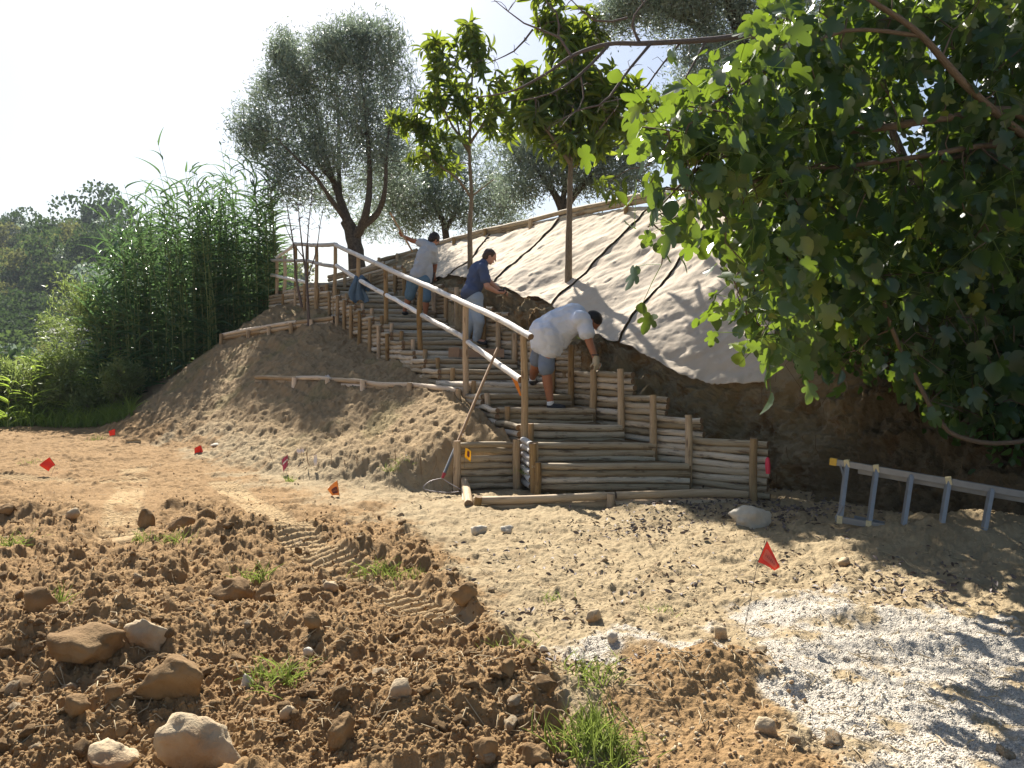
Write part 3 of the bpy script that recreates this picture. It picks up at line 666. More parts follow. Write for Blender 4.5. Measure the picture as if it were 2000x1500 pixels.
def build_walls():
    # right retaining wall: panels between posts, stepping up the slope
    grp = 'panels of the right log retaining wall'
    ptops = [858, 812, 773, 722, 724, 675, 690, 645, 652, 612, 600, 590, 562, 563, 556, 545, 537, 525, 520, 520]
    for k in range(19):
        (p0, d0), (p1, d1) = RW[k], RW[k + 1]
        zt = EYE + (HZ - WALLTOP[k]) * ((d0 + d1) / 2) / F
        zb = max(-.12, (top_z(k - 1) if k > 0 else .05) - .16)
        a = P(p0, 0, d0); b = P(p1, 0, d1)
        off = np.array([.025, .075])
        pt = EYE + (HZ - ptops[k]) * d0 / F
        posts = [(a[0] - .02, a[1] - .0, pt + .01, zb - .2)]
        lab = {0: 'front log wall panel at bottom right with seven logs and end post', 1: 'log wall panel just behind the bottom right panel', 2: 'log wall panel right of the second and third steps', 3: 'tall log wall panel whose right post stands at its corner beside the third step',
               4: 'log wall panel under the gloved hand of the man in white'}.get(k, ords[k] + ' log panel of the right stair wall from the front')
        panel('log_wall_panel', b[:2] + off, a[:2] + off + np.array([.10, -.02]), zt, zb, lab, 'log wall', grp, posts, pr=.041)
    # far return wall beyond the landing
    a, b = P(643, 0, 18.0), P(700, 0, 17.6)
    panel('log_wall_panel', a, b, P(0, 536, 17.8)[2], P(0, 566, 17.8)[2], 'short rising log wall panel behind the landing, right of the corner rail post', 'log wall', grp, [(P(676, 0, 17.6)[0], 17.45, P(0, 536, 17.5)[2], 2.6)], skew=.12)
    a, b = P(700, 0, 17.7), P(748, 0, 17.5)
    panel('log_wall_panel', a, b, P(0, 524, 17.6)[2], P(0, 566, 17.6)[2], 'log wall panel at the top of the stair below the terrace border', 'log wall', grp, [(P(724, 0, 17.5)[0], 17.4, P(0, 535, 17.5)[2], 2.6)], skew=.15)
    # left side cheeks of each step
    grp = 'side cheeks along the left of the stairs'
    for k in range(2, 19):
        l, r, ty, sp = ST[k]; l2 = ST[k + 1][0]; D = ST_D[k]; D2 = ST_D[k + 1]
        a = P(l + 2, 0, D - .03); b = P(l2, 0, D2 - .02); zt = top_z(k) - .0
        n = 4 if k < 9 else 6
        panel('log_cheek', b, a, zt, zt - n * .075, ords[k] + ' short log cheek from the ground on the stair side above the slope', 'log wall', grp,
              [(b[0] - .05, b[1] - .05, top_z(k + 1) - .03, zt - n * .075 - .15)] if k > 8 else [], pr=.033)
    # planter: back wall, side wall
    a, b = P(897, 0, 9.1), P(1004, 0, 9.2)
    panel('log_wall_panel', a, b, P(0, 864, 9.1)[2], .0, 'log wall left of the stairs with a yellow flag pinned to it', 'log wall', 'log walls of the bed beside the lowest step',
          [(a[0] - .02, 9.0, P(0, 861, 9.0)[2], -.15), (b[0] + .03, 9.08, P(0, 858, 9.08)[2], -.15)], pr=.042)
    a, b = P(1022, 0, 9.3), P(1038, 0, 8.83)
    panel('log_wall_panel', a, b, .585, .03, 'short side wall of pale logs between bed and lowest steps', 'log wall', 'log walls of the bed beside the lowest step',
          [(P(1043, 0, 8.72)[0], 8.76, P(0, 866, 8.76)[2], -.1)], mats=[M['rail'], M['end']], pr=.042)
    # front frame
    t = thing('timber_border', (1.0, 8.2, 0), 'low log frame lying on the ground in front of the stairs', 'log frame')
    a, b, c = P(925, 978, 8.0), P(1200, 968, 8.1), P(1458, 966, 8.3)
    for (p, q, dz) in ((a, b, 0), (b + [.015, 0, 0], c, 0), (a, b, -.085), (b, c, -.085)):
        mb = MB(); logtube(mb, p + [0, 0, dz], q + [0, 0, dz], .042, .039, 14); mb.build('log', [M['pale_log'], M['end']], t)
    for dz in (0, -.085):
        mb = MB(); logtube(mb, P(915, 985, 7.93) + [0, 0, dz], P(907, 943, 9.0) + [0, 0, dz + .03], .045, .042, 14); mb.build('side_log', [M['pale_log'], M['end']], t)
    for q, h in ((P(935, 0, 7.91), P(0, 970, 7.91)[2]), (P(1193, 0, 8.02), P(0, 965, 8.02)[2])):
        mb = MB(); logtube(mb, (q[0], q[1], -.2), (q[0], q[1], h), .038, .037, 12); mb.build('stake', [M['post'], M['end']], t)
build_walls()

# walls under the landing at far left
def build_landing():
    pts = [(640, 17.0), (604, 17.6), (578, 18.2), (555, 18.8), (528, 19.4)]
    for i, ((p0, d0), (p1, d1)) in enumerate(zip(pts[:-1], pts[1:])):
        a, b = P(p0, 0, d0), P(p1, 0, d1); top = [556, 557, 566, 575][i]; zt = P(0, top, (d0 + d1) / 2)[2]
        panel('log_wall_panel', b, a, zt, zt - .62, ['log panel under the landing, right behind the leafless shrub', 'log panel under the landing, below the level rails', 'log panel under the landing, near its far left corner', 'far left log panel of the landing, next to the reeds'][i], 'log wall', 'log panels below the landing',
              [(a[0], a[1] - .08, zt - .02, zt - .75)], pr=.038)
build_landing()

# ------------------------------------------------------------------ handrail
def build_rail():
    posts = [(1022,655,862,9.3),(910,592,777,11.0),(822,559,727,12.6),(753,526,676,14.1),(700,500,642,15.3),(655,480,614,16.4),(618,480,606,17.2),(600,481,604,17.9),(577,478,600,18.4),(556,500,598,18.9),(541,508,596,19.4)]
    t = thing('handrail', P(1022, 860, 9.3), 'wooden handrail with whitish rails and brown posts up the left of the stairs', 'handrail')
    for i, (px, yt, yb, D) in enumerate(posts):
        a = P(px, yb, D); b = P(px, yt, D); a = a - [0, 0, .2]
        mb = MB(); r = .043 if i < 3 else .04; logtube(mb, a, b, r, r * .95, 10, None, .01); mb.build('post', [M['post'], M['end']], t)
    def rail(pts, r, name):
        pts = [P(*q) for q in pts]; mb = MB()
        dense = catmull(np.array(pts), np.linspace(0, len(pts) - 1, 9 * len(pts))); n = len(dense)
        dense = dense + np.stack([0 * dense[:, 0], 0 * dense[:, 0], .012 * fbm(np.arange(n) * .35, np.zeros(n), random.randint(0, 99), 3)], -1)
        rad = np.linspace(r[0], r[1], n)[:, None] * (1 + rng.normal(0, .03, (n, 12)) + rng.normal(0, .02, (n, 1)))
        tube(mb, dense, rad, 12, True, None, 0, 1); mb.build(name, [M['rail'], M['end']], t)
    rail([(1037, 657, 9.13), (960, 616, 10.1), (850, 566, 12.0)], (.037, .040), 'top_rail')
    rail([(852, 567, 11.98), (753, 523, 14.0), (656, 479, 16.35)], (.041, .042), 'top_rail')
    rail([(657, 478, 16.35), (618, 479, 17.1), (598, 478, 17.8), (576, 476, 18.35)], (.042, .04), 'top_rail')
    rail([(577, 477, 18.35), (541, 503, 19.4)], (.04, .035), 'top_rail')
    rail([(1017, 742, 9.35), (914, 668, 10.95)], (.039, .035), 'lower_rail')
    rail([(908, 661, 11.0), (824, 615, 12.55)], (.036, .036), 'lower_rail')
    rail([(820, 612, 12.65), (755, 576, 14.05)], (.036, .036), 'lower_rail')
    rail([(752, 575, 14.15), (702, 547, 15.25), (657, 519, 16.35)], (.038, .038), 'lower_rail')
    rail([(655, 521, 16.45), (618, 514, 17.2), (600, 510, 17.8), (577, 509, 18.4), (530, 508, 19.6)], (.038, .038), 'lower_rail')
    rail([(530, 537, 19.6), (572, 546, 18.5), (600, 552, 17.9)], (.037, .037), 'lower_rail')
build_rail()

# ------------------------------------------------------------------ edging logs on the slopes
def edging(pts, stakes, label, r=.04, rows=2, cat='log edging', mt='pale_log', breaks=None):
    W = [P(*q) for q in pts]; t = thing('log_edging', W[len(W) // 2] - [0, 0, .1], label, cat)
    for row in range(rows):
        for p, q in zip(W[:-1], W[1:]):
            mb = MB(); o = np.array([0, .0, -row * r * 1.9]); logtube(mb, p + o, q + o + [0, 0, random.uniform(-.01, .01)], r, r * .9, 12); mb.build('log', [M[mt], M['end']], t)
    for q in stakes:
        w = P(*q); mb = MB(); logtube(mb, w - [0, 0, .3], w + [0, 0, .0], .040, .039, 10, None, .003); mb.build('stake', [M['pale_log'] if mt == 'pale_log' else M['post'], M['end']], t)
edging([(893,763,10.95),(800,752,11.7),(718,747,12.2),(650,742,12.7),(580,739,13.2),(500,736,13.9)], [(895,760,10.85),(800,748,11.58),(708,743,12.15),(640,739,12.65),(575,737,13.1)], 'long row of edging logs halfway up the bare slope')
edging([(652,621,15.8),(580,629,16.1),(510,640,16.6),(432,654,17.3)], [(658,617,15.75),(608,624,15.85),(568,631,16.05),(525,637,16.4),(484,645,16.7),(432,652,17.2)], 'shorter row of edging logs high on the bare slope beside the reeds', .042)
edging([(712,527,18.5),(742,509,18.7),(776,500,18.9),(815,487,18.8)], [(740,503,18.55),(776,495,18.75)], 'grey log border at the head of the stairs, left of the man with the pole', .05, 3, 'log edging', 'log')
edging([(822,484,18.6),(886,466,18.2),(946,450,17.6),(1035,431,16.3),(1112,412,15.3),(1222,388,14.2),(1345,366,13.2),(1460,350,12.4),(1600,330,11.4)], [(886,465,18.0),(947,447,17.4),(1036,428,16.1),(1222,385,14.0),(1345,362,13.0)], 'long log border along the top edge of the matting', .05, 2, 'log edging', 'log')

# ------------------------------------------------------------------ plants
def smooth_path(pts, n):
    return catmull(np.array(pts, float), np.linspace(0, len(pts) - 1, n))
def grow(mb, limbs, targets, r_tip=.006, r_max=None, k=6, sag=.0, jitter=.06, step=.28):
    """limbs: list of (pts, r0, r1). connect every target point to the nearest skeleton node -> twigs"""
    nodes, nr = [], []
    for pts, r0, r1 in limbs:
        L = sum(np.linalg.norm(np.array(pts[i + 1]) - np.array(pts[i])) for i in range(len(pts) - 1)); n = max(6, int(L / .15))
        d = smooth_path(pts, n); rad = np.linspace(r0, r1, n) ** 1.0
        tube(mb, d, rad[:, None] * (1 + rng.normal(0, .05, (n, k + 2))), k + 2, True)
        nodes += list(d[n // 4:]); nr += list(rad[n // 4:])
    nodes = np.array(nodes); nr = np.array(nr); T = np.asarray(targets, float)
    dmin = np.min(np.linalg.norm(T[:, None] - nodes[None], axis=2), axis=1); order = np.argsort(dmin)
    buf = np.zeros((len(nodes) + len(T) * 5, 3)); buf[:len(nodes)] = nodes; br = np.zeros(len(buf)); br[:len(nr)] = nr; m = len(nodes); tips = []
    for i in order:
        tp = T[i]; dd = np.linalg.norm(buf[:m] - tp, axis=1) + (br[:m] < r_tip * 1.2) * .15; j = int(np.argmin(dd)); p = buf[j]; L = np.linalg.norm(tp - p)
        if L < .02: tips.append((tp, np.array([0, 0, 1.]))); continue
        n = int(min(5, max(3, L / step + 2))); t = np.linspace(0, 1, n)[:, None]
        mid = rng.normal(0, jitter * L, 3) + [0, 0, L * .10 - sag * L]
        path = p + (tp - p) * t + np.sin(t * math.pi) * mid; r0 = min(br[j] * .75, r_tip * (1 + L * 2.2)); rad = np.linspace(max(r0, r_tip), r_tip * .7, n)
        tube(mb, path, rad, max(3, k - 2), False)
        buf[m:m + n - 1] = path[1:]; br[m:m + n - 1] = rad[1:]; m += n - 1
        dr = path[-1] - path[-2]; tips.append((tp, dr / (np.linalg.norm(dr) + 1e-9)))
    return tips
def blob_targets(blobs, per):
    out = []
    for (px, py, D, rx, ry, rd, w) in blobs:
        c = P(px, py, D); n = max(3, int(per * w)); d = rdir(n) * (rng.random((n, 1)) ** .45)
        out.append(c + d * np.array([rx * D / F, rd, ry * D / F]))
    return np.concatenate(out)
LEAF_THIN = (np.array([[0, 0, 0], [.5, .45, .06], [0, 1, -.05], [-.5, .45, .06]]), [(0, 1, 2, 3)])
def leaf_long(nseg=5, droop=.35, fold=.25, taper=None):
    v = []; f = []
    for i in range(nseg + 1):
        t = i / nseg; w = .5 * math.sin(math.pi * min(1, t * .92 + .06)) ** .75 if taper is None else .5 * taper(t); z = -droop * t * t
        v += [[-w, t, z + fold * w], [0, t, z], [w, t, z + fold * w]]
    for i in range(nseg):
        a = 3 * i; f += [(a, a + 1, a + 4, a + 3), (a + 1, a + 2, a + 5, a + 4)]
    return np.array(v), f
LEAF_LOQ = leaf_long(5, .30, .3); LEAF_REED = leaf_long(6, .55, .15, lambda t: (1 - t) ** .7 * (1 if t > .05 else .5)); LEAF_OV = leaf_long(4, .18, .3)
def leaf_fig():
    h = [(.10, -.10), (.30, -.06), (.44, .10), (.40, .25), (.27, .34), (.42, .42), (.55, .60), (.50, .74), (.36, .74), (.22, .60), (.25, .82), (.19, .98), (.07, 1.08)]
    mid = [(0, 0), (0, .3), (0, .6), (0, 1.1)]
    pts = mid + h + [(-x, y) for x, y in h]
    v = [[x, y, .30 * abs(x) - .28 * y * y - .25 * x * x] for x, y in pts]; nh = len(h); a = 4; b = 4 + nh
    f = [[0] + list(range(a, a + 5)) + [1], [1] + list(range(a + 4, a + 10)) + [2], [2] + list(range(a + 9, a + nh)) + [3]]
    f += [([0] + list(range(b, b + 5)) + [1])[::-1], ([1] + list(range(b + 4, b + 10)) + [2])[::-1], ([2] + list(range(b + 9, b + nh)) + [3])[::-1]]
    return np.array(v), f
LEAF_FIG = leaf_fig()

def small_leaf_tree(name, label, cat, base, limbs, blobs, per, nleaf, lsize, leafm, barkm, spread=.22, group=None, r_tip=.006, wr=.26):
    t = thing(name, base, label, cat, group); mb = MB(); T = blob_targets(blobs, per)
    tips = grow(mb, limbs, T, r_tip); mb.build('trunk', barkm, t)
    tp = np.array([q[0] for q in tips]); td = np.array([q[1] for q in tips]); n = len(tp) * nleaf
    o = np.repeat(tp, nleaf, 0); s = rng.random((n, 1)); nrs = rng.normal(0, 1, (len(tp), 1, 3)) * spread * .25; o = o - np.repeat(td, nleaf, 0) * s * spread * 1.3 + rng.normal(0, spread * .38, (n, 3)) + np.array([0, 0, 1]) * rng.random((n, 1)) * spread * 1.2
    td2 = np.repeat(td, nleaf, 0); d = rdir(n, .6) * .75 + td2 * .9 + [0, 0, .25]; sc = lsize * rng.uniform(.6, 1.35, n); mb = MB()
    instances(mb, *LEAF_THIN, o, d, rdir(n, .4), sc, rng.random(n), sc * wr); mb.build('crown', leafm, t); return t
def olive_main():
    b = P(694, 520, 20.5); D = 20.5
    limbs = [([P(700, 545, D), P(694, 490, D), P(688, 455, D), P(676, 430, D)], .24, .16),
             ([P(684, 450, D), P(668, 400, D), P(650, 350, D + .2), P(632, 290, D + .4), P(615, 210, D + .5)], .13, .02),
             ([P(690, 470, D), P(705, 445, D - .2), P(718, 400, D - .4), P(722, 340, D - .3), P(716, 240, D - .3), P(705, 150, D)], .13, .02),
             ([P(710, 440, D - .2), P(738, 415, D - .3), P(752, 370, D - .6), P(755, 300, D - .6), P(765, 200, D - .2)], .10, .015),
             ([P(676, 430, D), P(650, 395, D - .4), P(620, 350, D - .8), P(580, 310, D - 1), P(540, 270, D - 1)], .07, .012),
             ([P(664, 390, D), P(662, 320, D + .6), P(660, 220, D + .9), P(655, 130, D + .8)], .07, .012),
             ([P(650, 350, D), P(610, 300, D + .9), P(575, 220, D + 1.2), P(560, 150, D + 1)], .08, .015)]
    blobs = [(660,200,D,95,110,1.3,1.3),(590,160,D,60,60,1.1,.7),(550,130,D+.5,30,40,.7,.3),(680,110,D,50,48,1.0,.6),(755,130,D,42,65,1.0,.65),(570,250,D,85,85,1.4,1.0),(500,270,D,45,40,.9,.4),(740,230,D,70,90,1.3,.9),(700,300,D,90,70,1.4,.8),(610,330,D,75,50,1.2,.55),(770,320,D,50,45,1,.35),(545,330,D-.5,40,35,.8,.25),(520,190,D,35,30,.8,.2),(715,90,D,30,30,.6,.2),(640,110,D,40,40,.8,.3),(560,110,D+.3,18,28,.5,.12),(490,300,D,40,30,.7,.25),(560,380,D-.6,50,35,.9,.35),(640,400,D+1,60,35,1,.35),(780,380,D+.5,45,50,1,.35),(720,380,D+1.2,50,50,1,.3)] + [(x,y,D+random.uniform(-.6,.6),7,26,.12,.05) for x,y in ((535,110),(552,95),(575,105),(600,115),(615,100),(640,85),(662,75),(680,65),(700,60),(720,70),(742,75),(760,70),(780,95),(800,150),(470,235),(455,270),(500,215),(520,170),(812,210))]
    small_leaf_tree('olive_tree', 'big silvery olive tree with several limbs standing behind the handrail', 'olive tree', b, limbs, blobs, 270, 16, .135, M['olive'], M['bark_olive'], .30, None, .006, .20)
olive_main()
def olive_back():
    D = 23.0
    small_leaf_tree('olive_tree', 'smaller olive tree in the background between the raised pole and the thin loquat trunk', 'olive tree', P(870, 500, D),
        [([P(875, 500, D), P(868, 440, D), P(850, 400, D), P(830, 350, D)], .12, .03), ([P(870, 450, D), P(895, 400, D), P(910, 350, D)], .08, .02)],
        [(820,400,D,70,60,1.2,.7),(760,400,D,45,45,1,.35),(880,400,D,60,55,1.2,.6),(930,440,D,40,35,1,.3),(850,330,D,55,35,1,.35),(800,450,D,60,35,1,.4),(720,450,D+1,40,30,1,.3),(960,380,D+1,50,50,1,.4),(900,300,D+.5,50,40,1,.3),(985,440,D+1,40,25,1,.3),(780,330,D+1.5,50,40,1,.25)], 230, 18, .15, M['olive'], M['bark_olive'], .36, None, .006, .21)
    D = 20.0
    small_leaf_tree('olive_tree', 'broad olive tree behind the slope top, right of the thicker slender trunk', 'olive tree', P(1100, 420, D),
        [([P(1105, 440, D), P(1095, 400, D), P(1070, 360, D), P(1040, 320, D)], .15, .03), ([P(1100, 410, D), P(1130, 370, D), P(1170, 330, D), P(1200, 290, D)], .12, .02), ([P(1098, 400, D), P(1110, 330, D), P(1120, 270, D)], .08, .02)],
        [(1040,350,D,60,55,1.2,.6),(1110,320,D,80,65,1.3,.9),(1190,310,D,60,60,1.2,.6),(1000,300,D,45,45,1,.35),(1250,330,D,50,45,1.1,.4),(1150,370,D,80,28,1,.5),(970,400,D+2,30,30,.8,.2),(1050,270,D+.5,50,35,1,.35),(1160,250,D+.5,60,35,1,.35),(1010,395,D,50,28,1,.35),(1280,260,D,50,50,1,.4),(1220,380,D-.5,50,22,1,.3)], 250, 18, .14, M['olive'], M['bark_olive'], .34, None, .006, .21)
    D = 12.6
    small_leaf_tree('olive_tree', 'tall olive tree rising out of the top edge of the view behind the bare branch', 'olive tree', P(1530, 340, D),
        [([P(1560, 345, D), P(1520, 200, D), P(1450, 80, D), P(1400, -60, D)], .16, .05), ([P(1470, 110, D), P(1380, 60, D + .2), P(1290, 20, D + .3), P(1220, -10, D)], .07, .02), ([P(1520, 200, D), P(1440, 190, D - .3), P(1370, 190, D - .3)], .06, .015), ([P(1450, 80, D), P(1440, -50, D), P(1350, -120, D)], .07, .02)],
        [(1330,20,D,80,65,1.0,1.0),(1240,20,D,60,60,.8,.6),(1430,20,D,90,80,1.0,1.0),(1200,60,D,40,30,.6,.2),(1380,130,D,70,45,.8,.5),(1520,110,D,70,80,.8,.5),(1620,60,D,90,80,1,.6),(1330,-80,D,120,60,1,.7),(1480,-90,D,120,60,1,.7),(1340,210,D,60,45,.7,.3),(1480,230,D,70,60,.8,.35)], 380, 26, .072, M['olive'], M['bark_olive'], .23, None, .004)
olive_back()

def loquat(name, label, base, limbs, blobs, per, nleaf, lsize):
    t = thing(name, base, label, 'loquat tree', 'two slender loquat trees on the matted slope'); mb = MB(); T = blob_targets(blobs, per)
    tips = grow(mb, limbs, T, .007); mb.build('trunk', M['bark_grey'], t)
    mb = MB(); tp = np.repeat(np.array([q[0] for q in tips]), nleaf, 0); td = np.repeat(np.array([q[1] for q in tips]), nleaf, 0); n = len(tp)
    td = td * .8 + [0, 0, .45]; td /= np.linalg.norm(td, axis=1)[:, None]
    r = rdir(n); r = r - td * np.sum(r * td, 1)[:, None]; r /= np.linalg.norm(r, axis=1)[:, None]
    d = r * rng.uniform(.7, 1.2, (n, 1)) + td * rng.uniform(-.25, .9, (n, 1)); d[:, 2] -= rng.uniform(0, .5, n)
    o = tp - td * rng.uniform(0, .10, (n, 1)); sc = lsize * rng.uniform(.65, 1.2, n)
    instances(mb, *LEAF_LOQ, o, d, td + rng.normal(0, .25, (n, 3)), sc, rng.random(n), sc * .27); mb.build('crown', M['loquat'], t)
def loquats():
    D = 15.2
    loquat('loquat_tree', 'thinner loquat tree behind the man in the navy polo, with an open light crown', P(918, 522, D),
        [([P(918, 535, D), P(918, 440, D), P(921, 380, D), P(917, 300, D), P(920, 200, D), P(925, 90, D)], .052, .012),
         ([P(919, 385, D), P(895, 350, D - .2), P(860, 325, D - .3), P(830, 300, D - .3)], .025, .01), ([P(919, 385, D), P(945, 365, D), P(965, 350, D)], .018, .008),
         ([P(917, 290, D), P(880, 240, D), P(850, 170, D)], .03, .01), ([P(918, 280, D), P(950, 230, D), P(975, 170, D)], .028, .01), ([P(917, 300, D), P(895, 250, D + .3), P(890, 130, D + .2)], .025, .01)],
        [(910,75,D,50,30,.5,.5),(850,90,D,32,30,.4,.3),(940,120,D,38,45,.5,.5),(865,150,D,38,50,.5,.55),(900,200,D,62,40,.6,.7),(970,160,D,30,40,.4,.3),(835,200,D,35,25,.4,.3),(960,230,D,40,35,.5,.45),(800,240,D-.2,38,28,.4,.4),(860,265,D,55,30,.5,.5),(835,310,D-.2,40,22,.4,.25),(780,225,D-.2,20,18,.3,.12),(870,320,D,35,18,.4,.2),(1000,250,D,28,25,.4,.15)], 34, 8, .25)
    D = 13.0
    loquat('loquat_tree', 'thicker slender loquat tree in the middle of the matting, with a dense dark crown', P(1110, 545, D),
        [([P(1110, 560, D), P(1111, 470, D), P(1113, 380, D), P(1115, 290, D), P(1113, 190, D), P(1100, 60, D)], .062, .014),
         ([P(1114, 320, D), P(1080, 270, D - .2), P(1040, 220, D - .2)], .035, .01), ([P(1114, 310, D), P(1155, 270, D - .2), P(1200, 215, D - .3)], .035, .01),
         ([P(1113, 330, D), P(1150, 310, D + .3), P(1190, 280, D + .3)], .02, .01), ([P(1113, 250, D), P(1140, 160, D + .2), P(1150, 90, D)], .03, .01), ([P(1114, 290, D), P(1075, 290, D + .3), P(1045, 260, D + .5)], .02, .01)],
        [(1075,40,D,40,35,.4,.45),(1140,60,D,45,40,.5,.55),(1100,100,D,55,45,.5,.7),(1110,165,D,75,40,.6,1.0),(1040,190,D,50,35,.5,.6),(1180,180,D,55,45,.5,.7),(1120,225,D,90,40,.6,1.2),(1050,235,D,50,35,.5,.6),(1200,235,D,50,35,.5,.6),(1100,285,D,55,30,.5,.6),(1160,280,D,40,30,.4,.35),(1230,170,D,30,30,.4,.25),(1020,150,D,22,20,.3,.15),(1060,0,D,40,25,.4,.2),(1250,260,D,35,30,.4,.3),(1265,200,D,30,25,.4,.2)], 34, 9, .26)
    t = thing('hanging_leaf_spray', P(1190, 370, 10.5), 'small hanging spray of long leaves against the top of the matting', 'leaf spray')
loquats()

def bare_branches():
    D = 9.4
    limbs = [([P(1840, 640, 9.3), P(1800, 400, 9.4), P(1700, 180, 9.3), P(1600, 90, 9.2), P(1480, 70, 9.1), P(1380, 78, 9.0), P(1260, 85, 8.9), P(1190, 86, 8.8), P(1120, 108, 8.7), P(1065, 145, 8.6), P(1000, 178, 8.5), P(930, 190, 8.5)], .055, .006),
             ([P(1190, 86, 8.8), P(1160, 120, 8.7), P(1115, 160, 8.6), P(1070, 185, 8.5), P(1015, 197, 8.5)], .02, .005),
             ([P(1115, 108, 8.7), P(1085, 66, 8.7), P(1040, 55, 8.7), P(1000, 28, 8.7), P(965, 0, 8.7)], .016, .004),
             ([P(1040, 58, 8.7), P(1010, 95, 8.6), P(980, 112, 8.6), P(950, 125, 8.6)], .012, .003),
             ([P(1090, 75, 8.7), P(1090, 30, 8.7), P(1065, 0, 8.7), P(1050, -40, 8.7)], .012, .003),
             ([P(1250, 85, 8.9), P(1235, 40, 8.9), P(1270, -10, 8.9)], .02, .006), ([P(1225, 35, 8.9), P(1170, 43, 8.8), P(1130, 15, 8.8), P(1100, -20, 8.8)], .014, .004),
             ([P(1270, 86, 8.9), P(1225, 140, 8.7), P(1180, 200, 8.6), P(1130, 215, 8.6), P(1080, 245, 8.6)], .018, .004), ([P(1135, 150, 8.6), P(1138, 200, 8.6), P(1100, 240, 8.5)], .01, .003),
             ([P(1330, 82, 9), P(1290, 130, 8.9), P(1250, 180, 8.8), P(1180, 200, 8.7)], .014, .004), ([P(1380, 78, 9), P(1340, 150, 8.9), P(1300, 210, 8.8), P(1210, 230, 8.7)], .014, .004)]
    t = thing('bare_tree', limbs[0][0][0], 'nearly leafless tree reaching its long knobbly branch across the upper right', 'bare tree'); mb = MB()
    T = []
    for pts, r0, r1 in limbs[1:] + [(limbs[0][0][6:], 0, 0)]:
        d = smooth_path(pts, 14)
        for q in d[2:]:
            if random.random() < .8: T.append(q + rng.normal(0, .10, 3))
    grow(mb, limbs, np.array(T), .0035, None, 5, 0, .1, .08); mb.build('branches', M['bark_bare'], t)
bare_branches()

